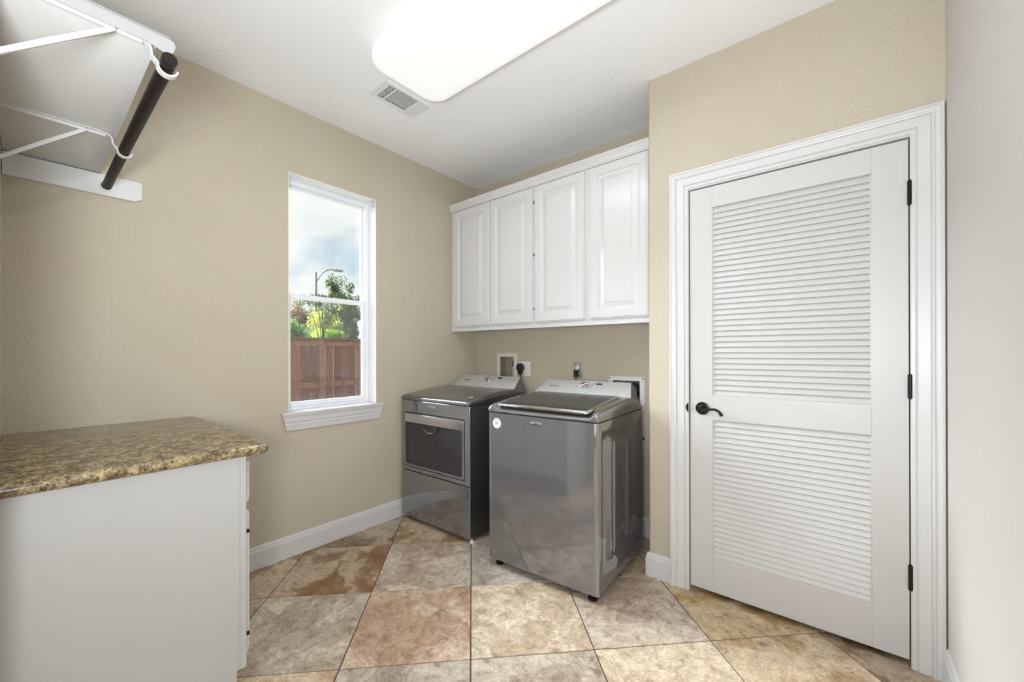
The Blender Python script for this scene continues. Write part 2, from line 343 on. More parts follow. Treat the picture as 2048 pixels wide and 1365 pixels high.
# ------------------------------------------------------------------ structure
# floor: grout bed + tiles laid on the diagonal
floor = struct(boxo('floor', (XL-.1, XR+.1, -2.6, 2.9, -0.12, -0.0035), m_grout))
PT, U0, V0, G = 0.513, -0.007, 1.635, 0.0028
TCOL = {(-1, 0): (198, 168, 140), (0, 0): (216, 196, 168), (-2, 0): (184, 170, 150), (-1, 1): (194, 176, 156), (-2, 1): (144, 108, 64), (-2, 2): (132, 110, 76),
        (0, 1): (192, 184, 174), (1, 0): (188, 170, 152), (2, 0): (178, 146, 88), (1, -1): (216, 192, 160), (2, -1): (196, 168, 128), (3, -1): (132, 100, 68),
        (0, -1): (186, 172, 154), (-1, -1): (176, 164, 150), (1, 1): (140, 106, 64), (-1, 2): (170, 144, 106), (-3, 1): (160, 130, 82), (-2, -1): (206, 178, 138), (0, 2): (150, 134, 112)}
def clip(poly, a, b, c):     # keep a*x+b*y<=c
    o = []
    for i in range(len(poly)):
        p, q = poly[i], poly[(i+1) % len(poly)]; dp = a*p[0]+b*p[1]-c; dq = a*q[0]+b*q[1]-c
        if dp <= 0: o.append(p)
        if dp*dq < 0: t = dp/(dp-dq); o.append((p[0]+(q[0]-p[0])*t, p[1]+(q[1]-p[1])*t))
    return o
s_ = 2**-.5
for i in range(-6, 6):
    for j in range(-6, 7):
        u0, u1 = U0+i*PT+G/1, U0+(i+1)*PT-G/1; v0, v1 = V0+j*PT+G/1, V0+(j+1)*PT-G/1
        poly = [((u-v)*s_, (u+v)*s_) for u, v in ((u0, v0), (u1, v0), (u1, v1), (u0, v1))]
        for a, b, c in ((-1, 0, -XL), (1, 0, XR), (0, 1, 2.80), (0, -1, 2.4)):
            if len(poly) >= 3: poly = clip(poly, a, b, c)
        if len(poly) < 3: continue
        ar = abs(sum(poly[k][0]*poly[(k+1) % len(poly)][1]-poly[(k+1) % len(poly)][0]*poly[k][1] for k in range(len(poly))))/2
        if ar < 0.0015: continue
        cx = sum(p_[0] for p_ in poly)/len(poly); cy = sum(p_[1] for p_ in poly)/len(poly)
        bm = bmesh.new()
        bot = [(p_[0]-cx, p_[1]-cy, -0.009) for p_ in poly]; e1 = [(p_[0]-cx, p_[1]-cy, -0.0012) for p_ in poly]
        top = []
        for p_ in poly:
            d = Vector((p_[0]-cx, p_[1]-cy)); L = d.length; d = d*(1-0.0017/max(L, .01)); top.append((d.x, d.y, 0.0))
        loft(bm, [bot, e1, top])
        o = fin('tile', bm, m_tile, floor, loc=(cx, cy, 0))
        c = TCOL.get((i, j)) or random.choice([(186, 166, 144), (198, 176, 146), (172, 156, 138), (178, 150, 112)])
        o.color = (*s2l(*c), 1)

struct(boxo('ceiling', (XL-.16, XR+.15, -2.6, 2.9, ZC, ZC+.12), m_ceil))
# walls
fL = lambda a, b, t: (t, a, b)
holed('wall_left', [-2.6, WY0, WY1, 2.80], [0, WZ0, WZ1, ZC], [(WY0, WY1, WZ0, WZ1)], fL, XL, XL-.15, m_wall, kind='structure')
fB = lambda a, b, t: (a, t, b)
OB = (-2.318, -2.158, 1.02, 1.205); DV = (-1.258, -1.056, 0.86, 1.045)
holed('wall_back', [XL, OB[0], OB[1], DV[0], DV[1], XC], [0, DV[2], OB[2], DV[3], OB[3], ZC], [OB, DV], fB, YB, YB+.13, m_wall, kind='structure')
# closet wall with a rounded corner, and its return into the alcove
DX0, DX1, DZ = -0.622, 0.217, 2.090
bm = bmesh.new()
box(bm, XC, DX0, YD, YD+.115, 0, ZC); box(bm, DX1, XR, YD, YD+.115, 0, ZC); box(bm, DX0, DX1, YD, YD+.115, DZ, ZC)
bmesh.ops.remove_doubles(bm, verts=bm.verts, dist=1e-5)
es = [e for e in bm.edges if all(abs(v.co.x-XC) < 1e-4 and abs(v.co.y-YD) < 1e-4 for v in e.verts)]
bmesh.ops.bevel(bm, geom=es, offset=0.012, segments=4, affect='EDGES', profile=0.5)
struct(fin('wall_closet', bm, m_wall, smooth=True, angle=40))
struct(boxo('wall_alcove', (XC, XC+.11, YD+.115, YB+.13, 0, ZC), m_wall))
struct(boxo('wall_closet_back', (XC+.11, XR, YB+.01, YB+.13, 0, ZC), m_dark))
struct(boxo('wall_right', (XR, XR+.14, -2.6, YB+.13, 0, ZC), m_wall_r))
XO = -1.372
struct(boxo('wall_near', (XL, XO, YN-.12, YN, 0, ZC), m_wall))
struct(boxo('wall_near_header', (XO, XR, YN-.12, YN, 2.62, ZC), m_wall))
struct(boxo('wall_hall_left', (XL, XL+.1, -2.6, YN-.12, 0, ZC), m_wall))
struct(boxo('wall_hall_end', (XL, XR, -2.72, -2.6, 0, ZC), m_wall_r))

# baseboards
BBP = [(0, 0), (0.0145, 0), (0.0145, 0.098), (0.0125, 0.106), (0.0105, 0.108), (0.0095, 0.119), (0.005, 0.1275), (0, 0.129)]
def baseboard(name, p0, p1, nrm):
    p0, p1, nrm = Vector((*p0, 0)), Vector((*p1, 0)), Vector((*nrm, 0)); bm = bmesh.new()
    prism(bm, BBP, lambda d, z: p0+nrm*d+Vector((0, 0, z)), lambda d, z: p1+nrm*d+Vector((0, 0, z)))
    return struct(fin(name, bm, m_white))
baseboard('baseboard_left', (XL, 0.54), (XL, YB), (1, 0))
baseboard('baseboard_back', (XL+.0145, YB), (XC-.0145, YB), (0, -1))
baseboard('baseboard_alcove', (XC, YD-.0145), (XC, YB-.0145), (-1, 0))
baseboard('baseboard_closet', (XC, YD), (-0.7095, YD), (0, -1))
baseboard('baseboard_right', (XR, YN), (XR, YD-.021), (-1, 0))

# closet door casing, mitred moulding in three lengths
CP = [(0, 0), (0, 0.009), (0.003, 0.012), (0.012, 0.0125), (0.019, 0.0105), (0.021, 0.0150), (0.054, 0.0165), (0.057, 0.0150), (0.060, 0.0195), (0.064, 0.0205),
      (0.068, 0.0185), (0.081, 0.0205), (0.083, 0.0235), (0.090, 0.0235), (0.0925, 0.020), (0.0925, 0)]
trim = struct(bpy.data.objects.new('trim_1', None)); COL.objects.link(trim); trim['label'] = 'white moulded casing around the louvred closet door'
CP = [(w, d if d < .0095 else d*1.35-.004) for w, d in CP]
CX0, CX1, CZ = -0.6165, 0.2105, 2.0905
def casing(ends):
    bm = bmesh.new(); f0, f1 = ends
    prism(bm, CP, f0, f1); return fin('casing_board', bm, m_white, trim, smooth=True, angle=22)
casing((lambda w, d: (CX0-w, YD-d, 0), lambda w, d: (CX0-w, YD-d, CZ+w)))
casing((lambda w, d: (CX0-w, YD-d, CZ+w), lambda w, d: (CX1+w, YD-d, CZ+w)))
casing((lambda w, d: (CX1+w, YD-d, CZ+w), lambda w, d: (CX1+w, YD-d, 0)))
for nm, dm in (('jamb', (DX0, CX0+.0015, YD-.008, YD+.115, 0, DZ)), ('jamb', (CX1-.0005, DX1, YD-.008, YD+.115, 0, DZ)), ('jamb', (DX0, DX1, YD-.008, YD+.115, 2.0845, DZ))):
    boxo(nm, dm, m_white, trim)
bm = bmesh.new(); prism(bm, [(CX0+.0008, .925)]+[(CX0-.0125*math.sin(PI*k/10), .925+.054*k/10) for k in range(11)][1:-1]+[(CX0+.0008, .979)], lambda x, z: (x, YD-.0150, z), lambda x, z: (x, YD-.0136, z))
fin('strike_plate', bm, m_bronze, trim)

# ------------------------------------------------------------------ louvred closet door (structure)
DL, DR, DB, DT = -0.6095, 0.2060, 0.028, 2.0775
YF = YD-.004; TH = 0.035
door = struct(bpy.data.objects.new('door_1', None)); COL.objects.link(door); door['label'] = 'white louvred closet door with dark lever handle, beside the washing machine'
LX0, LX1 = -0.503, 0.0965
def dp(name, dims, b=0.0012): return boxo(name, dims, m_door, door, bev=b, seg=1)
dp('stile', (DL, LX0, YF, YF+TH, DB, DT)); dp('stile', (LX1, DR, YF, YF+TH, DB, DT))
dp('rail', (LX0, LX1, YF, YF+TH, 1.972, DT)); dp('rail', (LX0, LX1, YF, YF+TH, 0.897, 1.022)); dp('rail', (LX0, LX1, YF, YF+TH, DB, 0.208))
boxo('backing_panel', (LX0, LX1, YF+.022, YF+.030, 0.2, 1.98), m_door, door)
bm = bmesh.new()      # slat profile, front edge low
pr = [(-0.0035, 0.0), (-0.0048, 0.0016), (-0.0042, 0.0040), (0.0072, 0.0320), (0.0122, 0.0320), (0.0122, 0.0272), (0.0040, 0.0)]
prism(bm, pr, lambda d, z: (LX0, d, z), lambda d, z: (LX1, d, z)); slat = fin('slat', bm, m_door, door, smooth=True, angle=50)
slat_me = slat.data
def slats(z0, z1, n, first=None):
    p = (z1-z0)/n
    for k in range(n):
        if first is not None and k == 0: o = first
        else: o = bpy.data.objects.new('slat', slat_me); COL.objects.link(o); o.parent = door
        o.location = (0, YF+.0085, z0+k*p-.002)
slats(1.0235, 1.9705, 35, slat); slats(0.2095, 0.8955, 26)
# glazing-stop like bead round the louvre fields
for z0, z1 in ((1.022, 1.972), (0.208, 0.897)):
    for dm in ((LX0, LX0+.004, YF+.004, YF+.02, z0, z1), (LX1-.004, LX1, YF+.004, YF+.02, z0, z1)):
        boxo('louvre_stop', dm, m_door, door)
# hinges
for zt, zb in ((1.911, 1.817), (1.150, 1.057), (0.403, 0.306)):
    bm = bmesh.new(); hh = (zt-zb)/3
    lathe(bm, [(0.0035, 0), (0.007, 0.0008), (0.007, zt-zb-.0008), (0.0035, zt-zb)], (0.2085, YF-.006, zb), (0, 0, 1), 14)
    lathe(bm, [(0.001, -.004), (0.0045, -.002), (0.0045, zt-zb+.002), (0.001, zt-zb+.004)], (0.2085, YF-.006, zb), (0, 0, 1), 12)
    h = fin('hinge', bm, m_bronze, door, smooth=True)
    boxo('hinge_leaf', (0.2035, 0.208, YF-.0015, YF+.01, zb, zt), m_bronze, h)
# lever handle
bm = bmesh.new(); K = (-0.550, YF, 0.952)
lathe(bm, [(0.0325, 0), (0.0325, 0.004), (0.031, 0.0065), (0.025, 0.0085), (0.0225, 0.0082), (0.018, 0.013), (0.0125, 0.0165), (0.011, 0.03), (0.011, 0.040), (0.0128, 0.044), (0.0128, 0.056), (0.009, 0.060), (0.0001, 0.060)], K, (0, -1, 0), 36)
hd = fin('door_handle', bm, m_bronze, door, smooth=True, angle=40, label='dark bronze lever handle')
bm = bmesh.new(); kx, ky, kz = K[0], YF-.050, K[2]
pts = spline([(kx, ky, kz), (kx+.022, ky, kz-.004), (kx+.045, ky, kz+.003), (kx+.068, ky, kz+.004), (kx+.087, ky, kz-.005), (kx+.097, ky, kz-.019)], 6)
nP = len(pts); tube(bm, pts, [0.0095-.0035*min(1, 2*i/nP) + (0.0022 if i > nP-5 else 0) for i in range(nP)], 12)
lathe(bm, [(0.0001, -.0085), (0.006, -.006), (0.0085, 0), (0.006, .006), (0.0001, .0085)], pts[-1], (0, 1, 0), 12)
fin('lever', bm, m_bronze, hd, smooth=True)

# ------------------------------------------------------------------ window (structure)
win = struct(bpy.data.objects.new('window_1', None)); COL.objects.link(win); win['label'] = 'white single hung window over a moulded sill'
XJ = XL-.092     # face of the vinyl frame
for dm in ((XL-.15, XL+.0005, WY0-.0, WY0+.004, WZ0, WZ1), (XL-.15, XL+.0005, WY1-.004, WY1, WZ0, WZ1), (XL-.15, XL+.0005, WY0, WY1, WZ1-.004, WZ1)):
    boxo('window_return', dm, m_return, win)
fo = 0.030
def vin(name, y0, y1, z0, z1, x0, x1, parent=win, m=m_vinyl, b=0.002): return boxo(name, (x0, x1, y0, y1, z0, z1), m, parent, bev=b, seg=1)
vin('window_frame', WY0+.004, WY0+.004+fo, WZ0, WZ1, XJ-.055, XJ); vin('window_frame', WY1-.004-fo, WY1-.004, WZ0, WZ1, XJ-.055, XJ)
vin('window_frame', WY0+.004+fo, WY1-.004-fo, WZ1-.004-fo, WZ1-.004, XJ-.055, XJ); vin('window_frame', WY0+.004+fo, WY1-.004-fo, WZ0, WZ0+.028, XJ-.055, XJ)
ZM = 1.600; a0, a1 = WY0+.004+fo, WY1-.004-fo
def sash(z0, z1, xf, w, wb, wt, name):
    e = bpy.data.objects.new(name, None); COL.objects.link(e); e.parent = win
    t = 0.022
    vin('sash_stile', a0, a0+w, z0, z1, xf-t, xf, e); vin('sash_stile', a1-w, a1, z0, z1, xf-t, xf, e)
    vin('sash_rail', a0+w, a1-w, z0, z0+wb, xf-t, xf, e); vin('sash_rail', a0+w, a1-w, z1-wt, z1, xf-t, xf, e)
    boxo('glass_pane', (xf-t/2-.002, xf-t/2+.002, a0+w-.002, a1-w+.002, z0+wb-.002, z1-wt+.002), m_glass, e)
    return e
sash(ZM-.012, WZ1-.004-fo, XJ-.031, 0.012, 0.026, 0.014, 'upper_sash')
lo = sash(WZ0+.0285, ZM+.016, XJ-.004, 0.018, 0.030, 0.034, 'lower_sash')
bm = bmesh.new(); box(bm, XJ-.004, XJ+.006, 1.14, 1.175, ZM+.014, ZM+.024, bev=0.002); fin('sash_lock', bm, m_vinyl, lo)
boxo('insect_screen', (XJ-.0535, XJ-.0525, a0, a1, WZ0+.028, ZM), m_screen, win)
# small blind brackets left in the top corners
bm = bmesh.new()
for y0, y1 in ((WY1-.010, WY1-.0042), ):
    box(bm, XL-.052, XL-.008, y0, y1, WZ1-.05, WZ1-.006, bev=0.002)
box(bm, XL-.044, XL-.016, WY1-.0145, WY1-.010, WZ1-.042, WZ1-.014, bev=0.002)
fin('blind_bracket', bm, mat('clear_plastic', s2l(200, 205, 205), 0.15), win)
bm = bmesh.new(); box(bm, XL-.052, XL-.008, WY0+.0042, WY0+.0102, WZ1-.05, WZ1-.006, bev=0.002); fin('blind_bracket', bm, MATS['clear_plastic'], win)
# stool and apron
bm = bmesh.new(); box(bm, XL-.092, XL+.0003, WY0+.004, WY1-.004, WZ0-.001, WZ0+.0105); box(bm, XL, XL+.036, 0.985, 1.672, WZ0-.004, WZ0+.0105, bev=0.003)
sill = fin('window_sill', bm, m_white, win, smooth=True)
bm = bmesh.new(); AP = [(0.030, 0.864), (0.030, 0.856), (0.0265, 0.851), (0.024, 0.842), (0.024, 0.828), (0.022, 0.818), (0.0175, 0.811), (0.0175, 0.807), (0.0195, 0.804), (0.0165, 0.790), (0.0135, 0.775), (0.0135, 0.768), (0.009, 0.763), (0, 0.763), (0, 0.864)]
def apf(sgn):
    def f(d, z):
        k = (0.864-z)/0.101; base = 0.990 if sgn < 0 else 1.667
        return (XL+d, base - sgn*(0.024*k), z)
    return f
prism(bm, AP, apf(-1), apf(1)); fin('window_apron', bm, m_white, win, smooth=True, angle=20)

# ------------------------------------------------------------------ ceiling vent
vent = thing('ceiling_vent', 'white metal ceiling vent with dark slots half hidden behind the light', 'vent', (-2.03, 1.433, ZC))
vx0, vx1, vy0, vy1 = -.088, .088, -.154, .154
vf = lambda a, b, t: (a, b, t)
s1 = [(-.058, .076, -.118+.0125*k, -.1085+.0125*k) for k in range(3)]
s2 = [(-.057+.0123*k, -.0482+.0123*k, -.071, .068) for k in range(11)]
As = sorted({vx0, vx1, -.058, .076} | {x for h in s2 for x in h[:2]}); Bs = sorted({vy0, vy1, -.071, .068} | {y for h in s1 for y in h[2:]})
holed('vent_face', As, Bs, s1+s2, vf, -.009, -.0075, m_whitepl, vent)
boxo('vent_rim', (vx0, vx0+.006, vy0, vy1, -.0075, -.0002), m_whitepl, vent); boxo('vent_rim', (vx1-.006, vx1, vy0, vy1, -.0075, -.0002), m_whitepl, vent); boxo('vent_rim', (vx0+.006, vx1-.006, vy0, vy0+.006, -.0075, -.0002), m_whitepl, vent); boxo('vent_rim', (vx0+.006, vx1-.006, vy1-.006, vy1, -.0075, -.0002), m_whitepl, vent)
boxo('vent_duct', (vx0+.012, vx1-.006, vy0+.012, vy1-.012, -.0008, 0.0), m_dark, vent)
for k in range(11):
    bm = bmesh.new(); x = -.0498+.0123*k; prism(bm, [(x, -.0052), (x+.0008, -.0052), (x+.0020, -.0030), (x+.0012, -.0030)], lambda a, z: (a, -.071, z), lambda a, z: (a, .068, z)); fin('vent_slat', bm, m_whitepl, vent)
bm = bmesh.new()
for k in range(9): box(bm, -.050+.0145*k, -.0475+.0145*k, -.118, -.085, -.0070, -.0035)
fin('cross_slat', bm, m_whitepl, vent)
for k in range(3): boxo('closed_louvre', (-.058, .076, .086+.013*k, .0875+.013*k, -.0105, -.0092), m_whitepl, vent)
for px_, py_ in ((-.074, .1), (.02, .135), (-.01, .135), (.0, -.14)): boxo('screw', (px_-.002, px_+.002, py_-.002, py_+.002, -.0105, -.0092), m_galv, vent)

# ------------------------------------------------------------------ ceiling light
lamp = thing('ceiling_light', 'long white rounded acrylic ceiling light, switched on', 'light', (-1.135, 1.288, ZC))
def rrect(hx, hy, r, z, n=8):
    pts = []
    for cx, cy, a in ((hx-r, hy-r, 0), (-hx+r, hy-r, PI/2), (-hx+r, -hy+r, PI), (hx-r, -hy+r, 1.5*PI)):
        for k in range(n+1): pts.append((cx+r*math.cos(a+k*PI/2/n), cy+r*math.sin(a+k*PI/2/n), z))
    return pts
bm = bmesh.new(); HX, HY = 0.665, 0.226
loft(bm, [rrect(HX-.03, HY-.03, .07, -.018), rrect(HX-.004, HY-.004, .09, -.03), rrect(HX, HY, .095, -.050), rrect(HX-.001, HY-.001, .095, -.080), rrect(HX-.008, HY-.008, .09, -.094), rrect(HX-.022, HY-.022, .08, -.103), rrect(HX-.05, HY-.05, .06, -.108), rrect(HX-.12, HY-.12, .03, -.111)])
fin('diffuser', bm, m_diff, lamp, smooth=True, angle=60)
bm = bmesh.new(); loft(bm, [rrect(HX-.035, HY-.035, .06, -.0005), rrect(HX-.035, HY-.035, .06, -.0178)]); fin('base_pan', bm, m_whitepl, lamp)

# ------------------------------------------------------------------ wall cabinets
def rings_mesh(bm, w, h, rings, back=None):
    """rings of (inset, y); plane x 0..w, z 0..h; front towards -y"""
    R = []
    for ins, y in rings: R.append([(ins, y, ins), (w-ins, y, ins), (w-ins, y, h-ins), (ins, y, h-ins)])
    loft(bm, R, caps=False)
    bm.faces.new([bm.verts.new(p) for p in R[0]]); bm.faces.new([bm.verts.new(p) for p in R[-1]])
    bmesh.ops.remove_doubles(bm, verts=bm.verts, dist=1e-6)
def raised_door(name, parent, loc, w, h, rotz=0, m=None, fr=0.056):
    m = m or m_cab; bm = bmesh.new()
    R = [(0, .020), (0, .007), (.0025, .0045), (.008, .0042), (.0095, 0), (fr-.004, 0), (fr, .003), (fr+.004, .0032), (fr+.008, .010), (fr+.010, .0104)]
    vs = [[bm.verts.new(p) for p in [(i_, y, i_), (w-i_, y, i_), (w-i_, y, h-i_), (i_, y, h-i_)]] for i_, y in R]
    for a in range(len(vs)-1):
        for b in range(4): bm.faces.new((vs[a][b], vs[a][(b+1) % 4], vs[a+1][(b+1) % 4], vs[a+1][b]))
    bm.faces.new(vs[0])
    d = fin(name, bm, m, parent, smooth=True, angle=18, loc=loc); d.rotation_euler = (0, 0, rotz)
    f = fr+.010
    bm = bmesh.new(); R = [(f, .0104), (f+.006, .0112), (f+.008, .0112), (f+.034, .0035), (f+.0365, .0008)]
    vs = [[bm.verts.new(p) for p in [(i_, y, i_), (w-i_, y, i_), (w-i_, y, h-i_), (i_, y, h-i_)]] for i_, y in R]
    for a in range(len(vs)-1):
        for b in range(4): bm.faces.new((vs[a][b], vs[a][(b+1) % 4], vs[a+1][(b+1) % 4], vs[a+1][b]))
    bm.faces.new(vs[-1]); fin('raised_panel', bm, m, d, smooth=True, angle=12)
    return d
CF = 2.356; CZ0, CZ1 = 1.4175, 2.462
def wall_cabinet(x0, x1, label, doors, side):
    t = thing('wall_cabinet', label, 'cabinet', ((x0+x1)/2, YB-.002, CZ0), group='white wall cabinets above the washer and dryer'); ox = (x0+x1)/2
    bm = bmesh.new(); d0 = CF-(YB-.002)
    box(bm, x0-ox, x1-ox, d0+.019, 0, 0.022, CZ1-CZ0); fin('cabinet_body', bm, m_cab, t)
    bm = bmesh.new(); box(bm, x0-ox, x1-ox, d0, d0+.019, 0, CZ1-CZ0, bev=.0008, seg=1); fin('face_frame', bm, m_cab, t)
    for dx0, dx1, hinge in doors:
        d = raised_door('door', t, (dx0-ox, d0-.0203, 1.455-CZ0), dx1-dx0, 2.432-1.455)
        for hz in (0.10, 0.49, 0.87):
            hx = (dx1-dx0+.003) if hinge > 0 else -.003
            bm = bmesh.new(); box(bm, hx-.0025, hx+.0025, .010, .0195, hz-.008, hz+.008); box(bm, hx-.001, hx+.0025, .008, .012, hz-.0025, hz+.0025); fin('hinge', bm, m_galv, d)
    return t
wall_cabinet(XL+.002, -1.715, 'white wall cabinet, two raised-panel doors, above the dryer in the corner', [(-2.556, -2.150, -1), (-2.131, -1.724, 1)], -1)
wall_cabinet(-1.7145, XC-.002, 'white wall cabinet, two raised-panel doors, above the washer', [(-1.703, -1.300, -1), (-1.262, -0.876, 1)], 1)
cr_ = [(0, 2.4405), (-.010, 2.4405), (-.011, 2.445), (-.014, 2.447), (-.019, 2.456), (-.020, 2.463), (-.023, 2.465), (-.026, 2.478), (-.034, 2.486), (-.036, 2.490), (-.036, 2.497), (0, 2.497)]
bm = bmesh.new(); prism(bm, cr_, lambda d, z: (XL+.002, CF-.0005+d, z), lambda d, z: (XC-.002, CF-.0005+d, z))
box(bm, XL+.002, XC-.002, CF, YB-.004, CZ1+.0005, CZ1+.012)
tag(fin('crown_moulding', bm, m_cab, smooth=True, angle=20), 'white stepped crown moulding running along the top of the wall cabinets', 'moulding')

# ------------------------------------------------------------------ base cabinet with granite top
PX = -1.640; CH = 0.8755; FY = 0.508; KZ = 0.125
bc = thing('base_cabinet', 'white base cabinet under the granite worktop, plain side panel facing the room', 'cabinet', (-2.12, 0.23, 0))
ox, oy = -2.12, 0.23
bm = bmesh.new()       # side panel with toe-kick notch
poly = [(YN+.003, 0.001), (0.478-.0, 0.001), (0.478, KZ), (FY-.020, KZ), (FY-.020, CH), (YN+.003, CH)]
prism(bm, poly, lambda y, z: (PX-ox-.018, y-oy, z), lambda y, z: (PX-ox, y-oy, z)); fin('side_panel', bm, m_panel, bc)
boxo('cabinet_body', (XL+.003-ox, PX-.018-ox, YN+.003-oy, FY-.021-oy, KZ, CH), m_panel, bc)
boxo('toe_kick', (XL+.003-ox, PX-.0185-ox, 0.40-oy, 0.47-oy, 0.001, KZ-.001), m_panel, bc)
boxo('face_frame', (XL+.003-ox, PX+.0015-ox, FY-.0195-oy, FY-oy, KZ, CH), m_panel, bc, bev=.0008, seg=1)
for k, (x0, x1) in enumerate(((-2.555, -2.115), (-2.095, -1.668))):
    # fronts face +Y : rotate by pi
    d = raised_door('drawer', bc, (x1-ox, FY+.0205-oy, 0.700), x1-x0, 0.150, PI, m_cab, fr=0.030)
    d = raised_door('door', bc, (x1-ox, FY+.0205-oy, 0.155), x1-x0, 0.515, PI, m_cab)
    for hz in (0.07, 0.44):
        bm = bmesh.new(); hx = -.0035 if k else (x1-x0+.0035)
        box(bm, hx-.003, hx+.003, .004, .020, hz-.006, hz+.006); fin('hinge', bm, m_bronze, d)
bm = bmesh.new()
ER = 0.016; prof = []
def gring(ins, z, r=0.03):
    x0, x1, y0, y1 = XL+.002, -1.605-ins, YN+.002, 0.578-ins; rr = max(r-ins, .004); pts = [(x0, y0, z), (x1, y0, z)]
    for k in range(7): a = k*PI/2/6; pts.append((x1-rr+rr*math.cos(a), y1-rr+rr*math.sin(a), z))
    pts.append((x0, y1, z)); return pts
zc_ = 0.8945; rg = []
for k in range(9):
    a = -PI/2+k*PI/8; rg.append(gring(ER*(1-math.cos(a)), zc_+0.0185*math.sin(a)))
loft(bm, rg)
tag(fin('granite_worktop', bm, m_granite, smooth=True, angle=60), 'brown and tan speckled granite worktop with a rounded edge', 'worktop')

# ------------------------------------------------------------------ shelf with brackets, rod, wall cleat
SZ = 2.0515
sh = thing('wall_shelf', 'white painted shelf board on steel brackets over the granite worktop', 'shelf', (-1.98, YN, SZ))
sx, sy = -1.98, YN
boxo('shelf_board', (XL+.002-sx, -1.375-sx, .001, 0.228-sy, 0, .019), m_shelf, sh, bev=.002)
for bx in (-2.094, -1.392):
    x = bx-sx; bm = bmesh.new()
    strip(bm, spline([(x, .0015, -.245), (x, .0015, -.15), (x, .0015, -.004)], 3), .025, .003, (1, 0, 0))                                    # leg on the wall
    strip(bm, [(x, .003, -.0022), (x, .12, -.0022), (x, .235, -.0022)], .030, .003, (1, 0, 0))                    # arm under the board
    br = fin('bracket', bm, m_steelw, sh, smooth=True, angle=50)
    boxo('bracket_rib', (x-.0013, x+.0013, .004, .248, -.013, -.0037), m_steelw, br)
    bm = bmesh.new(); strip(bm, [(x, .004, -.180), (x, .10, -.092), (x, .197, -.0075)], .026, .0045, (1, 0, 0)); strip(bm, [(x+.010, .004, -.184), (x+.010, .197, -.0115)], .0025, .009, (1, 0, 0)); fin('brace', bm, m_steelw, br)
    # hook that cradles the rod : leaves the front of the bracket, goes down and round the rod
    cyr, czr = 0.248-sy, 2.000-SZ; R_ = 0.0205
    pts = [(x, .232, -.003), (x, .250, -.004), (x, .2605, -.010), (x, .2645, -.022), (x, .2660, -.036)]
    for k in range(11):
        a = math.radians(170+k*18.5); pts.append((x, cyr+R_*math.cos(a), czr+R_*math.sin(a)))
    bm = bmesh.new(); strip(bm, spline(pts, 2), .019, .0045, (1, 0, 0)); fin('rod_hook', bm, m_steelw, br, smooth=True, angle=50)
bm = bmesh.new(); fl_ = [(.001, -.012), (.262-sy-.055, -.012), (.262-sy-.030, -.020), (.262-sy-.012, -.024), (.262-sy-.004, -.010), (.262-sy, .006), (.262-sy-.004, .016), (.262-sy-.014, .019), (.001, .019)]
prism(bm, fl_, lambda y, z: (-1.3748-sx, y, z), lambda y, z: (-1.3728-sx, y, z)); fin('end_flange', bm, mat('darkened_white_steel', s2l(160, 159, 157), .4), sh)  # white bracket steel, colour darkened to offset the strong light on this end
bm = bmesh.new(); prism(bm, [(.001, .0195), (.262-sy-.010, .0195), (.262-sy-.010, .0215), (.001, .0215)], lambda y, z: (-1.392-sx, y, z), lambda y, z: (-1.3700-sx, y, z)); fin('top_lip', bm, MATS['darkened_white_steel'], sh)
rod = thing('hanging_rod', 'dark brown round clothes rod in white hooks below the shelf', 'rod', (XL+.021, 0.246, 1.9985))
bm = bmesh.new(); lathe(bm, [(0.0001, 0), (.0165, 0), (.0165, 1.226), (.0165, 1.228), (.0155, 1.2295), (0.0001, 1.2295)], (0, 0, 0), (1, 0, 0.006), 32); fin('rod_pole', bm, m_rod, rod, smooth=True, angle=30)
cl = thing('wall_cleat', 'white board on the left wall that carries the socket of the rod', 'board', (XL, 0.16, 2.0))
bm = bmesh.new(); pl = [(YN+.002-.16, -.043), (.341-.16, -.043), (.367-.16, -.028), (.367-.16, .049), (YN+.002-.16, .049)]
prism(bm, pl, lambda y, z: (.0005, y, z), lambda y, z: (.0195, y, z)); fin('cleat_board', bm, m_shelf, cl)
bm = bmesh.new(); ring = []
lathe(bm, [(.024, 0), (.024, .004), (.0215, .007), (.0215, .012), (.0185, .012), (.0185, .002)], (.0195, .246-.16, -.0015), (1, 0, 0), 28, cap=False); fin('rod_socket', bm, m_whitepl, cl, smooth=True, angle=30)

# ------------------------------------------------------------------ appliances
def hgrid(bm, nu, nv, f):
    g = [[bm.verts.new(f(i/nu, j/nv)) for j in range(nv+1)] for i in range(nu+1)]
    for i in range(nu):
        for j in range(nv): bm.faces.new((g[i][j], g[i+1][j], g[i+1][j+1], g[i][j+1]))
    return g
def ss(a, b, x): t = min(1, max(0, (x-a)/(b-a))); return t*t*(3-2*t)
def badge(parent, cx, y, cz, w, h, txt):
    b = boxo('badge', (cx-w/2, cx+w/2, y-.002, y, cz-h/2, cz+h/2), m_chrome, parent, bev=.0008, seg=1)
    boxo('badge_plate', (cx-w/2+.002, cx+w/2-.004, y-.0026, y-.0019, cz-h/2+.0035, cz+h/2-.0015), m_printblk, b)
    text('lettering', txt, h*.74, m_whitepl, b, frame_mtx((cx-.001, y-.0028, cz+.001), (1, 0, 0), (0, 0, 1)), .0003)
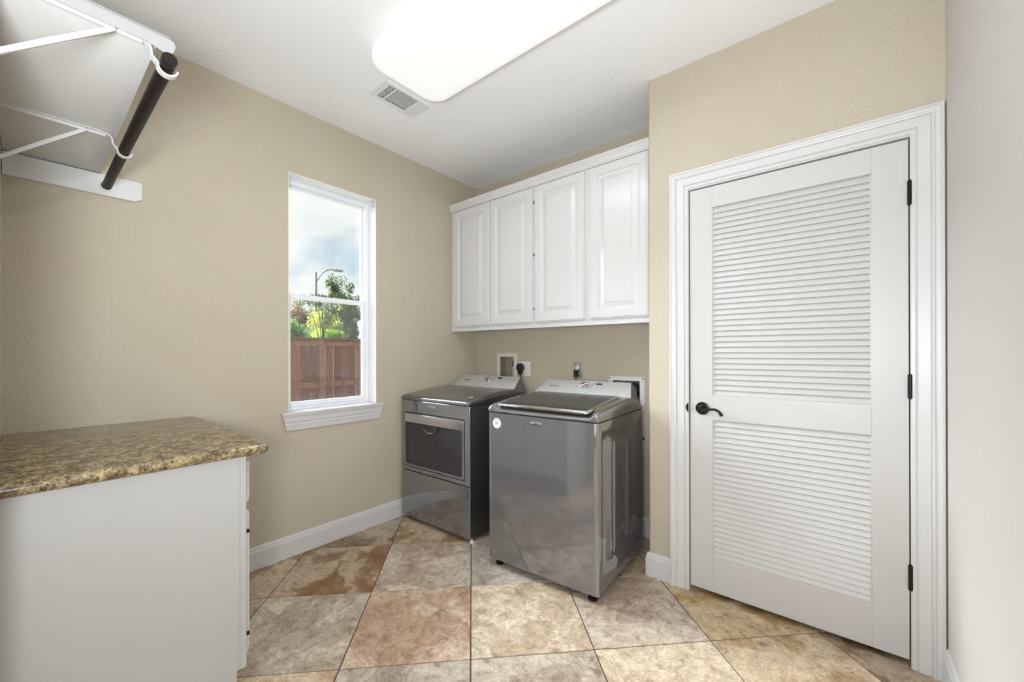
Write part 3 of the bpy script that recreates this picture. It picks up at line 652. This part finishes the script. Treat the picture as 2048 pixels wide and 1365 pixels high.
def deck(t, w, dpt, zb, front, name='top_deck', dip=None):
    """rounded sloped top shell. stations (v, ztop)"""
    st = front; bm = bmesh.new(); rings = []
    us = [0, 0, .001, .005, .012, .022, .05, w/2-.05, w/2+.05, w-.05, w-.022, w-.012, w-.005, w-.001, w, w]
    dr = [None, .030, .016, .007, .002, 0, 0, 0, 0, 0, 0, .002, .007, .016, .030, None]
    for v, zt in st:
        r = []
        for u, d in zip(us, dr):
            z = zb if d is None else max(zb+.001, zt-d*min(1, (zt-zb)/.045))
            uu = u
            if dip and d is not None and dip[0] < u < dip[1]: z = max(zb+.0005, z-dip[2]*(1-ss(dip[3]-.02, dip[3], v)))
            r.append((uu, v, z))
        rings.append(r)
    loft(bm, rings); return fin(name, bm, m_slate2, t, smooth=True, angle=40)
def console(t, w, v0, z0, v1, z1, vb, zb_, ub, ut, side_m):
    """wedge console : face from (v0,z0) to (v1,z1), back down to (vb,zb)"""
    e = Vector((0, v1-v0, z1-z0)); L = e.length; e.normalize(); n = Vector((0, -e.z, e.y))
    bm = bmesh.new()
    A = [Vector((ub[0], v0, z0)), Vector((ub[1], v0, z0)), Vector((ut[1], v1, z1)), Vector((ut[0], v1, z1))]
    B = [Vector((ub[0], vb, zb_)), Vector((ub[1], vb, zb_)), Vector((ut[1], v1+.018, z1-.002)), Vector((ut[0], v1+.018, z1-.002))]
    vs = [bm.verts.new(p) for p in A+B]
    fs = [(3, 2, 1, 0), (4, 5, 6, 7), (0, 1, 5, 4), (2, 3, 7, 6)]
    for f in fs: bm.faces.new([vs[i] for i in f])
    sd = [bm.faces.new([vs[i] for i in f]) for f in ((1, 2, 6, 5), (0, 4, 7, 3))]
    for f in sd: f.material_index = 1
    es = [ed for ed in bm.edges]; bmesh.ops.bevel(bm, geom=es, offset=.004, segments=2, affect='EDGES', profile=.5)
    c = fin('console', bm, [m_silver, side_m], t, smooth=True, angle=30)
    def P(u, s, h=0.0):   # u across, s 0..1 up the face, h off the face
        return Vector((u, v0, z0)) + e*(s*L) + n*h
    return c, P, e, n, L
def knob(parent, P, u, s, r, e, n):
    bm = bmesh.new(); lathe(bm, [(r*.95, 0), (r, .003), (r*.97, .016), (r*.90, .019), (.0001, .0195)], P(u, s, .001), n, 36)
    k = fin('knob', bm, m_chrome, parent, smooth=True, angle=30)
    bm = bmesh.new(); c0 = P(u, s, .0205); dd = (Vector((1, 0, 0))+e*.7).normalized(); strip(bm, [c0-dd*r*.88, c0+dd*r*.88], .004, .004, n.cross(dd)); fin('knob_grip', bm, m_chrome, k)
def prints(parent, P, e, n, spec):
    bm = bmesh.new()
    for u, s, w, hgt in spec:
        c = P(u, s, .0011); a = Vector((w/2, 0, 0)); b = e*hgt/2
        quad(bm, c-a-b, c+a-b, c+a+b, c-a+b)
    fin('panel_print', bm, m_print, parent, kind='stuff')

WW, WD = 0.690, 0.655
wa = thing('washing_machine', 'slate grey top-loading washing machine with silver console beside the closet door wall', 'washing machine', (-1.602, 1.737, 0), math.radians(3.2))
# front sheet, gently bowed
def wf(a, b):
    u = a*WW; z = .045+b*(.8905-.045); e1 = min(a, 1-a)*WW
    y = -.004*(1-(2*a-1)**2) + .009*(1-ss(0, .011, e1))**1.5
    return (u, y, z-.018*0)
bm = bmesh.new(); hgrid(bm, 48, 30, wf); fin('front_panel', bm, m_slate, wa, smooth=True, angle=60)
def wside(sgn):
    def f(a, b):
        v = .009+a*(WD-.009); z = .045+b*(.8905-.045); m = (ss(.035, .075, v)*(1-ss(.595, .635, v)))*(ss(.10, .17, z)*(1-ss(.79, .86, z)))
        h = -.012*m
        for c, wdt, z0, z1 in ((.165, .030, .20, .76), (.215, .012, .22, .74), (.445, .045, .22, .74)):
            h += .011*(ss(c-wdt-.015, c-wdt+.012, v)*(1-ss(c+wdt-.012, c+wdt+.015, v)))*(ss(z0-.04, z0, z)*(1-ss(z1, z1+.04, z)))*(1 if wdt > .02 else -.8)
        u = WW+h if sgn > 0 else -h
        return (u, v, z)
    return f
for s in (1, -1):
    bm = bmesh.new(); hgrid(bm, 64, 48, wside(s)); fin('side_panel', bm, m_slate, wa, smooth=True, angle=60)
boxo('inner_casing', (.02, WW-.02, .02, WD-.004, .05, .885), m_dark, wa)
boxo('back_panel', (.004, WW-.004, WD-.003, WD, .05, .8905), m_galv, wa)
boxo('base_skirt', (.006, WW-.006, .012, WD-.01, .040, .052), m_sideD, wa)
for fx in (.05, WW-.05):
    for fy in (.045, WD-.05):
        bm = bmesh.new(); lathe(bm, [(.012, .0), (.024, .0005), (.026, .008), (.020, .014), (.010, .017), (.010, .045)], (fx, fy, 0), (0, 0, 1), 20); fin('foot', bm, m_black, wa, smooth=True)
boxo('seam_shadow_gap', (.004, WW-.004, .010, WD-.004, .8895, .8955), m_dark, wa)
stW = [(.000, .899), (.0005, .908), (.003, .922), (.009, .931), (.018, .9365), (.04, .9415), (.12, .950), (.26, .963), (.40, .9735), (.465, .976), (.52, .970), (.58, .952), (.625, .930), (.652, .905), (.655, .899)]
deck(wa, WW, WD, .8965, stW, dip=(.040, WW-.040, .019, .05))
# lid: silver rim, tinted glass, bright front lip
def zl(v): return .9435+(.9735-.9415)*ss(.0, .42, v)*1.0
ld = bpy.data.objects.new('lid', None); COL.objects.link(ld); ld.parent = wa
def lidring(ins, dz, v0=.010, v1=.462, u0=.056, u1=WW-.054, n=5, r=.03):
    pts = []; hu0, hu1, hv0, hv1 = u0+ins, u1-ins, v0+ins, v1-ins; rr = max(.004, r-ins)
    def seg_(p, q, k): return [(p[0]+(q[0]-p[0])*i/k, p[1]+(q[1]-p[1])*i/k) for i in range(k)]
    def arc(cx, cy, a0): return [(cx+rr*math.cos(a0+i*PI/2/n), cy+rr*math.sin(a0+i*PI/2/n)) for i in range(n)]
    o = arc(hu0+rr, hv0+rr, PI) + seg_((hu0+rr, hv0), (hu1-rr, hv0), 6) + arc(hu1-rr, hv0+rr, 1.5*PI) + seg_((hu1, hv0+rr), (hu1, hv1-rr), 12) + arc(hu1-rr, hv1-rr, 0) + seg_((hu1-rr, hv1), (hu0+rr, hv1), 6) + arc(hu0+rr, hv1-rr, PI/2) + seg_((hu0, hv1-rr), (hu0, hv0+rr), 12)
    return [(u, v, zl(v)+dz-.012*(1-ss(0, .05, v))) for u, v in o]
bm = bmesh.new(); loft(bm, [lidring(.006, -.006), lidring(.0, -.003), lidring(0, .003), lidring(.004, .006), lidring(.016, .0065), lidring(.017, .0055)], caps=False); fin('lid_rim', bm, m_chrome, ld, smooth=True, angle=40)
bm = bmesh.new(); loft(bm, [lidring(.016, .0058), lidring(.05, .0060), lidring(.11, .0062), lidring(.20, .0062)]); fin('lid_glass', bm, m_glassblk, ld, smooth=True, angle=60)
bm = bmesh.new(); loft(bm, [lidring(.0055, -.006), lidring(.012, -.0065), lidring(.2, -.0065)]); fin('lid_underside', bm, m_dark, ld)
bm = bmesh.new(); tube(bm, [(.068, .010, .9375), (.080, .006, .938), (WW/2, .004, .938), (WW-.08, .006, .938), (WW-.066, .010, .9375)], [.003, .0055, .0055, .0055, .003], 10); fin('lid_lip', bm, m_chrome, ld, smooth=True)
co, P, e_, n_, L_ = console(wa, WW, .468, .9665, .588, 1.0535, .650, .915, (.010, WW-.006), (.050, WW-.048), m_console_side)
bm = bmesh.new(); c0, c1 = P(.012, -.01, .001), P(WW-.008, -.01, .001); tube(bm, [c0, c1], .0032, 8); fin('console_edge', bm, m_chrome, co, smooth=True)
knob(co, P, .352, .60, .0245, e_, n_)
qd = lambda name, u, s, w, h, m: (lambda bm: (quad(bm, P(u, s, .0012)-Vector((w/2, 0, 0))-e_*h/2, P(u, s, .0012)+Vector((w/2, 0, 0))-e_*h/2, P(u, s, .0012)+Vector((w/2, 0, 0))+e_*h/2, P(u, s, .0012)-Vector((w/2, 0, 0))+e_*h/2), fin(name, bm, m, co)))(bmesh.new())
qd('display', .446, .80, .040, .016, m_printblk)
text('lettering', 'MAYTAG', .0165, m_printblk, co, frame_mtx(P(.135, .55, .0008), (1, 0, 0), e_), .0003)
def panel_marks(k=1.0, o=0.0):
    r = []
    for s, w in ((.42, .055),): r.append((.135+o, s, w, .0018))
    for u, s in ((.300, .78), (.302, .62), (.298, .50), (.296, .34), (.300, .20), (.400, .80), (.402, .66), (.405, .52), (.400, .38), (.385, .22)): r.append((u+o, s, .018, .004))
    r += [(.262+o, .50, .010, .008), (.428+o, .50, .004, .004), (.436+o, .50, .004, .004), (.432+o, .30, .012, .004)]
    for rr in range(4):
        for cc in range(5):
            if (rr + cc) % 4 != 3: r.append((.475+cc*.019+o, .74-rr*.155, .012 if cc in (0, 4) else .005, .0035))
    r += [(.485+o, .93, .018, .003)]
    for q in range(6): r.append((.600-q*.003+o*0, .74-q*.105, .020-.001*q, .0022))
    return r
prints(co, P, e_, n_, panel_marks())
badge(wa, .336, -.0035, .858, .078, .0235, 'MAYTAG')
# round sticker
def sticker(parent, c, xd, yd, r):
    xd, yd = Vector(xd), Vector(yd); nn = xd.cross(yd); c = Vector(c); bm = bmesh.new()
    lathe(bm, [(r, 0), (r, .0003), (.0001, .0003)], c, nn, 36, cap=False); st = fin('sticker', bm, m_whitepl, parent, label='round white sticker with a dark emblem')
    bm = bmesh.new()
    for k in range(13):
        a = math.radians(150-k*20); p = c+(xd*math.cos(a)+yd*math.sin(a))*r*.81+nn*.0005; t_ = (-xd*math.sin(a)+yd*math.cos(a)); q_ = t_.cross(nn)
        quad(bm, p-t_*r*.06-q_*r*.09, p+t_*r*.06-q_*r*.09, p+t_*r*.05+q_*r*.09, p-t_*r*.05+q_*r*.09)
    def arc(cx, cz, rr_, a0, a1, w):
        pts = [c+xd*(cx+rr_*math.cos(math.radians(a0+(a1-a0)*i/10)))*r+yd*(cz+rr_*math.sin(math.radians(a0+(a1-a0)*i/10)))*r+nn*(.0005-w*r*.42) for i in range(11)]
        tube(bm, pts, w*r/2, 6)
    arc(-.02, .02, .36, 40, 250, .15); arc(.10, .20, .26, 190, 350, .13); arc(.06, -.16, .22, 0, 180, .12); arc(.12, -.30, .14, 180, 360, .10)
    fin('emblem', bm, m_printblk, st, kind='stuff')
sticker(wa, (.066, -.0030, .832), (1, 0, 0), (0, 0, 1), .0300)
# hose stub at the back right
bm = bmesh.new(); tube(bm, spline([(WW-.02, WD-.002, .70), (WW-.008, WD+.03, .70), (WW-.03, WD+.045, .66), (WW-.06, WD+.05, .30)], 6), .011, 10); fin('drain_hose', bm, m_black, wa, smooth=True)

DW, DD = 0.712, 0.700
dr = thing('tumble_dryer', 'slate grey front-door tumble dryer with dark window in the corner below the window wall', 'dryer', (-2.562, 1.818, 0), math.radians(0.8))
boxo('cabinet', (.003, DW-.003, .022, DD, .028, .889), m_sideD, dr, bev=.003)
boxo('front_edge', (DW-.0245, DW-.0035, .0145, .0215, .03, .889), m_sideD, dr)
# upper front sheet with opening, lower front sheet
DO = (.036, .664, .400, .800)
bm = bmesh.new()
def upf(ins, y): return None
fD = lambda a, b, t: (a, t, b)
up_ = holed('upper_front_panel', [0.0, DO[0], DO[1], DW], [.3715, DO[2], DO[3], .8905], [DO], fD, 0, .014, m_slate, dr)
bv = up_.modifiers.new('edge', 'BEVEL'); bv.width = .006; bv.segments = 3; bv.limit_method = 'ANGLE'; bv.angle_limit = math.radians(50); 
up_.data.polygons.foreach_set('use_smooth', [True]*len(up_.data.polygons)); up_.data.set_sharp_from_angle(angle=math.radians(40))
bm = bmesh.new(); box(bm, 0, DW, 0, .014, .030, .3655, bev=.006, seg=3); fin('lower_front_panel', bm, m_slate, dr, smooth=True, angle=40)
boxo('front_gap', (.004, DW-.004, .0085, .0215, .031, .889), m_dark, dr)
boxo('door_recess', (DO[0]+.0005, DO[1]-.0005, .006, .0084, DO[2]+.0005, DO[3]-.0005), m_dark, dr)
# door: silver band top, rim, dark window
dd_ = bpy.data.objects.new('door', None); COL.objects.link(dd_); dd_.parent = dr
X0, X1, Z0, Z1 = DO[0]+.006, DO[1]-.006, DO[2]+.006, DO[3]-.006
WX0, WX1, WZ0_, WZ1_ = X0+.006, X1-.013, Z0+.017, .727
bm = bmesh.new()
def rr2(x0, x1, z0, z1, r, y, n=5):
    o = []
    for cx, cz, a in ((x1-r, z1-r, 0), (x0+r, z1-r, PI/2), (x0+r, z0+r, PI), (x1-r, z0+r, 1.5*PI)):
        for k in range(n+1): o.append((cx+r*math.cos(a+k*PI/2/n), y, cz+r*math.sin(a+k*PI/2/n)))
    return o
loft(bm, [rr2(X0, X1, Z0, Z1, .014, .0058), rr2(X0, X1, Z0, Z1, .014, -.001), rr2(X0+.003, X1-.003, Z0+.003, Z1-.003, .012, -.004), rr2(WX0-.001, WX1+.001, WZ0_-.001, WZ1_+.001, .010, -.005), rr2(WX0, WX1, WZ0_, WZ1_, .010, .001)], caps=False)
fin('door_frame', bm, m_slate, dd_, smooth=True, angle=30)
bm = bmesh.new(); box(bm, X0+.004, X1-.004, -.0065, -.0030, WZ1_+.002, Z1-.004, bev=.0015); fin('door_band', bm, mat('bright_band', s2l(200, 201, 204), .2, metal=.9), dd_, smooth=True)
def winf(a, b):
    u = WX0+a*(WX1-WX0); z = WZ0_+b*(WZ1_-WZ0_); du = min(a, 1-a)*(WX1-WX0); dz0 = b*(WZ1_-WZ0_); dz1 = (1-b)*(WZ1_-WZ0_)
    m = ss(.0, .03, du-.018)*ss(0, .03, dz0-.050)
    y = -.0005+.0035*m - .006*math.exp(-((dz0-.050)/.016)**2)*ss(.05, .10, du)
    return (u, y, z)
bm = bmesh.new(); hgrid(bm, 56, 44, winf); fin('door_window', bm, m_window_blk, dd_, smooth=True, angle=60)
bm = bmesh.new(); R_ = .083; cxh, czh = .327, .7275; pr_ = []
for k in range(17):
    a = PI+k*PI/16; pr_.append((cxh+R_*math.cos(a), czh+R_*.66*math.sin(a)))
prism(bm, pr_, lambda x, z: (x, -.0068, z), lambda x, z: (x, .0, z))
hp = fin('handle_cup', bm, m_window_blk, dd_)
bm = bmesh.new(); pr2 = [(cxh+(x-cxh)*.70, czh+(z-czh)*.62) for x, z in pr_]; prism(bm, pr2, lambda x, z: (x, -.0078, z), lambda x, z: (x, -.0069, z)); fin('finger_recess', bm, m_dark, hp)
bm = bmesh.new(); tube(bm, [(x, -.0068, z) for x, z in pr_[3:-3]], [.001+.0028*math.sin(PI*k/(len(pr_)-7)) for k in range(len(pr_)-6)], 6); fin('cup_rim', bm, m_slate2, hp, smooth=True)
badge(dr, .348, -.0005, .856, .078, .0235, 'MAYTAG')
for fx, fy, mm in ((.04, .05, m_black), (DW-.012, .030, m_whitepl), (.04, DD-.05, m_black), (DW-.04, DD-.05, m_black)):
    bm = bmesh.new(); lathe(bm, [(.010, 0), (.016, .0005), (.017, .007), (.008, .012), (.008, .028)], (fx, fy, 0), (0, 0, 1), 18); fin('foot', bm, mm, dr, smooth=True, label='white levelling foot' if mm is m_whitepl else None)
stD = [(-.006, .897), (-.0058, .908), (-.003, .916), (.004, .922), (.016, .926), (.05, .931), (.14, .942), (.28, .957), (.42, .967), (.48, .969), (.55, .962), (.61, .945), (.65, .925), (.690, .905), (.700, .897)]
dk = deck(dr, DW, DD, .8935, stD); dk.data.materials[0] = mat('slate_grey_top', s2l(118, 117, 119), .27, metal=.85, coat=.5, coat_rough=.06)
co, P, e_, n_, L_ = console(dr, DW, .482, .9635, .600, 1.0525, .662, .912, (.020, DW-.020), (.054, DW-.050), m_console_side)
bm = bmesh.new(); tube(bm, [P(.022, -.01, .001), P(DW-.022, -.01, .001)], .0035, 8); fin('console_edge', bm, m_chrome, co, smooth=True)
knob(co, P, .385, .60, .0245, e_, n_)
bm = bmesh.new(); quad(bm, P(.462, .74, .0012), P(.500, .74, .0012), P(.500, .88, .0012), P(.462, .88, .0012)); fin('display', bm, m_printblk, co)
text('lettering', 'MAYTAG', .0155, m_printblk, co, frame_mtx(P(.150, .55, .0008), (1, 0, 0), e_), .0003)
prints(co, P, e_, n_, [(u+.022, s, w, h) for u, s, w, h in panel_marks()])
sticker(dr, (.632, .095, .9372), (1, 0, 0), (0, .995, .085), .018)

# ------------------------------------------------------------------ boxes, sockets and plugs on the back wall
ob = thing('washer_outlet_box', 'ivory recessed plumbing box with a blue valve, in the back wall above the dryer', 'outlet box', (-2.238, YB, 1.02))
ox_, oz_ = -2.238, 1.02; a, b, c, d = OB[0]-ox_, OB[1]-ox_, OB[2]-oz_, OB[3]-oz_
holed('box_flange', [a-.034, a+.003, b-.003, b+.034], [c-.03, c+.003, d-.003, d+.030], [(a, b, c, d)], fB, -.004, 0.0, m_ivory, ob)
m_iv2 = mat('shaded_ivory_plastic', s2l(150, 142, 120), 0.6)  # ivory darkened: the shade inside the box put into the colour
bm = bmesh.new(); D_ = .075
quad(bm, (a, D_, c), (b, D_, c), (b, D_, d), (a, D_, d)); quad(bm, (a, 0, c), (a, D_, c), (a, D_, d), (a, 0, d)); quad(bm, (b, 0, c), (b, D_, c), (b, D_, d), (b, 0, d)); quad(bm, (a, 0, c), (b, 0, c), (b, D_, c), (a, D_, c)); quad(bm, (a, 0, d), (b, 0, d), (b, D_, d), (a, D_, d))
fin('box_shell', bm, m_iv2, ob)
for x, z in ((a-.022, d+.018), (b+.022, d+.018)):
    bm = bmesh.new(); lathe(bm, [(.0035, 0), (.003, .0015), (.0001, .002)], (x, -.004, z), (0, -1, 0), 10); fin('screw', bm, m_galv, ob)
bm = bmesh.new(); lathe(bm, [(.010, 0), (.012, .02), (.012, .05), (.008, .06)], (b-.032, .045, c+.035), (0, 0, 1), 14); tube(bm, [(b-.032, .045, c-.0), (b-.032, .045, c+.04)], .012, 10); fin('valve', bm, mat('brass', s2l(150, 120, 70), .35, metal=.8), ob, smooth=True)
boxo('valve_handle', (b-.046, b-.012, .030, .042, c+.10, c+.150), mat('blue_plastic', s2l(40, 52, 92), .4), ob, bev=.003)
boxo('drain_pipe', (b-.060, b-.050, .050, .060, c+.002, c+.12), m_ivory, ob)

def plate(name, label, x0, x1, z0, z1, cat='outlet'):
    t = thing(name, label, cat, ((x0+x1)/2, YB, (z0+z1)/2)); hx, hz = (x1-x0)/2, (z1-z0)/2
    boxo('cover_plate', (-hx, hx, -.006, -.0002, -hz, hz), m_whitepl if name == 'power_outlet' else mat('polished_steel', s2l(205, 205, 204), .22, metal=.8), t, bev=.0025); return t
t = plate('power_outlet', 'white square power outlet above the dryer, big black plug in it', -2.108, -1.984, 1.043, 1.165)
bm = bmesh.new(); lathe(bm, [(.026, 0), (.026, .004), (.024, .005)], (0, -.006, 0), (0, -1, 0), 24); fin('receptacle', bm, m_whitepl, t)
t = plate('duplex_outlet', 'steel-plated duplex wall outlet above the washer, small black plug in its lower socket', -1.580, -1.502, 1.048, 1.166)
for zz in (.0195, -.0195):
    bm = bmesh.new(); lathe(bm, [(.0165, 0), (.0165, .0012), (.0155, .0018), (.0001, .0018)], (0, -.006, zz), (0, -1, 0), 24); rc = fin('receptacle', bm, m_whitepl, t, smooth=True, angle=30)
    if zz > 0:
        bm = bmesh.new(); box(bm, -.0075, -.0055, -.0085, -.0078, zz-.001, zz+.008); box(bm, .0055, .0075, -.0085, -.0078, zz-.001, zz+.007); box(bm, -.002, .002, -.0085, -.0078, zz-.010, zz-.006); fin('slot', bm, m_dark, rc)
cd = thing('dryer_plug', 'large round black plug with its thick cord hanging behind the dryer console', 'plug', (-2.070, YB-.010, 1.110))
bm = bmesh.new(); lathe(bm, [(.024, 0), (.034, .006), (.037, .015), (.037, .030), (.031, .036), (.0001, .037)], (0, 0, .004), (0, -1, 0), 28); box(bm, -.020, .020, -.034, -.004, -.050, -.004, bev=.007); fin('plug_body', bm, m_black, cd, smooth=True)
bm = bmesh.new(); tube(bm, spline([(0, -.02, -.045), (.004, -.022, -.075), (.012, -.022, -.12), (.004, -.018, -.20), (-.01, -.015, -.5)], 6), .0085, 10); fin('cord', bm, m_black, cd, smooth=True)
cd = thing('washer_plug', 'small black angled plug with thin cord hanging behind the washer console', 'plug', (-1.541, YB-.009, 1.087))
bm = bmesh.new(); prism(bm, [(-.019, .019), (.019, .019), (.012, -.016), (.006, -.030), (-.006, -.030), (-.012, -.016)], lambda x, z: (x, -.003, z), lambda x, z: (x*.8, -.028, z)); fin('plug_body', bm, m_black, cd)
bm = bmesh.new(); tube(bm, spline([(0, -.014, -.028), (-.001, -.016, -.05), (-.006, -.016, -.10), (0, -.014, -.4)], 6), .0042, 8); fin('cord', bm, m_black, cd, smooth=True)

db = thing('dryer_vent_box', 'white metal duct box in the back wall behind the right end of the washer console', 'vent box', ((DV[0]+DV[1])/2, YB, DV[2]))
ox_, oz_ = (DV[0]+DV[1])/2, DV[2]; a, b, c, d = DV[0]-ox_, DV[1]-ox_, DV[2]-oz_, DV[3]-oz_
holed('box_flange', [a-.030, a+.003, b-.003, b+.030], [c-.005, c+.001, d-.003, d+.026], [(a, b, c-.006, d)], fB, -.004, 0.0, m_whitepl, db)
bm = bmesh.new(); D_ = .10
quad(bm, (a, D_, c), (b, D_, c), (b, D_, d), (a, D_, d)); quad(bm, (a, 0, c), (a, D_, c), (a, D_, d), (a, 0, d)); quad(bm, (b, 0, c), (b, D_, c), (b, D_, d), (b, 0, d)); quad(bm, (a, 0, c), (b, 0, c), (b, D_, c), (a, D_, c)); quad(bm, (a, 0, d), (b, 0, d), (b, D_, d), (a, D_, d))
fin('box_shell', bm, m_galv, db)
for x, z in ((a-.022, d+.014), (b+.020, d+.014), (b+.020, c+.012)):
    bm = bmesh.new(); lathe(bm, [(.005, 0), (.004, .002), (.0001, .0025)], (x, -.004, z), (0, -1, 0), 10); fin('screw', bm, m_dark, db)
bm = bmesh.new(); lathe(bm, [(.05, 0), (.052, .005), (.05, .01), (.052, .015), (.05, .02), (.052, .025), (.05, .03), (.05, .09)], (b-.075, .09, d-.075), (0, -1, 0), 24); fin('duct', bm, m_galv, db, smooth=True)

# ------------------------------------------------------------------ outside
GZ = -0.34
struct(boxo('ground', (-40, XL-.2, -8, 40, GZ-.1, GZ), m_conc))
XF = -7.0
fen = thing('board_fence', 'brown stained cedar board fence in the garden, seen through the window', 'fence', (XF, 3.2, GZ))
pw = 0.140; y = -.95
bm = bmesh.new(); box(bm, -.009, .009, 0, pw-.004, 0.03, 1.80); pk = fin('picket', bm, m_fence, fen, loc=(0, y, 0)); gap = 0
for k in range(1, 15):
    o = bpy.data.objects.new('picket', pk.data); COL.objects.link(o); o.parent = fen; y += pw + (.005 if k in (8, 9, 12) else 0.0005); o.location = (0.0 + (.002 if k % 2 else 0), y, 0)
for z0 in (1.03, .30): boxo('rail', (.010, .048, -.95, 1.15, z0-.045, z0+.045), m_rail, fen)
boxo('top_rail', (.010, .048, -.95, 1.15, 1.70, 1.785), m_rail, fen); boxo('cap_board', (-.05, .085, -.97, 1.17, 1.801, 1.838), m_fence, fen, bev=.003)
boxo('post', (.049, .11, .035, .105, 0, 1.80), m_rail, fen)

def foliage(name, label, cat, c, rad, n, ls, mats, group=None, trunk=None, seed=1, clumps=9, sr=(.3, .5), tr=1.0):
    rnd = random.Random(seed); t = thing(name, label, cat, (c[0], c[1], GZ), group=group); cz = c[2]-GZ
    cc = []
    for k in range(clumps):
        d = Vector((rnd.gauss(0, 1), rnd.gauss(0, 1), rnd.gauss(0, 1))).normalized()*rnd.uniform(.25, .8)
        cc.append((Vector((d.x*rad[0], d.y*rad[1], d.z*rad[2])), rnd.uniform(*sr)))
    bm = bmesh.new()
    for k in range(n):
        p0, s = rnd.choice(cc); d = Vector((rnd.gauss(0, 1), rnd.gauss(0, 1), rnd.gauss(0, 1))).normalized()*(rnd.random()**.45)*s
        p = p0+Vector((d.x*rad[0], d.y*rad[1], d.z*rad[2]))+Vector((0, 0, cz))
        a_ = Vector((rnd.gauss(0, 1), rnd.gauss(0, 1), rnd.gauss(0, 1))).normalized(); b_ = a_.orthogonal().normalized(); l = ls*rnd.uniform(.6, 1.3)
        quad(bm, p-a_*l, p-b_*l*.42, p+a_*l, p+b_*l*.42)
    o = fin('foliage', bm, mats, t); o['kind'] = 'stuff'
    bm = bmesh.new(); tube(bm, [(0, 0, 0), (.03, .02, cz*.4), (0, .0, cz-rad[2]*.3)], [.035*tr, .028*tr, .012*tr], 8)
    for k in range(6):
        q, _ = cc[k % len(cc)]; tube(bm, [(0, 0, cz*.55), q*.5+Vector((0, 0, cz*.8)), q+Vector((0, 0, cz))], [.014*tr, .010*tr, .005*tr], 6)
    fin('trunk', bm, m_bark, t, smooth=True)
    return t
g_dark = leaf_mat('dark_leaves', s2l(44, 62, 30), s2l(96, 118, 58)); g_mid = leaf_mat('green_leaves', s2l(78, 112, 44), s2l(140, 168, 74))
g_yel = leaf_mat('yellow_green_leaves', s2l(150, 168, 60), s2l(206, 202, 86)); g_red = leaf_mat('rusty_leaves', s2l(140, 104, 84), s2l(120, 132, 76))
foliage('crape_myrtle', 'dark leafy tree rising behind the fence at the right of the window', 'tree', (-9.0, 4.80, 2.45), (.55, .70, .98), 6500, .025, g_dark, seed=3, clumps=40, sr=(.12, .26))
foliage('evergreen_tree', 'dense dark lower tree above the fence top, at the window\'s right edge', 'tree', (-10.9, 6.0, 1.85), (.4, .36, .6), 4500, .034, g_dark, seed=33)
foliage('yellow_tree', 'yellow-green tree between the lamp post and the dark tree, beyond the fence', 'tree', (-12.5, 6.35, 2.05), (.9, .75, .75), 5000, .045, g_yel, seed=5)
foliage('bright_bush', 'bright green bush just above the fence top, right of the lamp post', 'bush', (-10.5, 5.15, 1.65), (.5, .55, .38), 3500, .036, leaf_mat('bright_leaves', s2l(130, 170, 50), s2l(184, 208, 84)), seed=8)
foliage('rounded_tree', 'mid green rounded tree directly behind the lamp post', 'tree', (-24, 10.9, 2.6), (1.4, 1.35, 1.5), 6000, .085, g_mid, seed=11)
foliage('low_bush', 'low green bush beyond the fence at the left edge of the window', 'bush', (-15, 6.1, 1.95), (.7, .62, .62), 4000, .05, g_mid, seed=13)
foliage('rusty_tree', 'loose tree with rusty brown leaves beyond the fence, left of the lamp post', 'tree', (-20, 8.55, 3.1), (.8, .75, 1.0), 2400, .055, g_red, seed=17)
foliage('leafy_branch_tree', 'loose tree with thin leafy branches crossing the middle rail of the window', 'tree', (-10.0, 4.75, 2.55), (.5, .85, .26), 1500, .026, g_dark, seed=19, clumps=12, sr=(.2, .4))
lp = thing('street_lamp', 'tall grey street lamp post with a curved arm, beyond the fence', 'lamp post', (-22, 10.12, GZ))
bm = bmesh.new(); tube(bm, [(0, 0, 0), (0, 0, 3), (0, 0, 5.95)], [.085, .078, .055], 12); fin('pole', bm, m_galv, lp, smooth=True)
bm = bmesh.new(); tube(bm, spline([(0, 0, 5.35), (0, .12, 5.60), (0, .40, 6.00), (0, .75, 6.20), (0, 1.05, 6.24)], 5), .038, 8); fin('lamp_arm', bm, m_galv, lp, smooth=True)
bm = bmesh.new(); box(bm, -.12, .12, 1.0, 1.5, 6.16, 6.28, bev=.04); fin('lamp_head', bm, m_galv, lp, smooth=True)
bpy.context.view_layer.update()
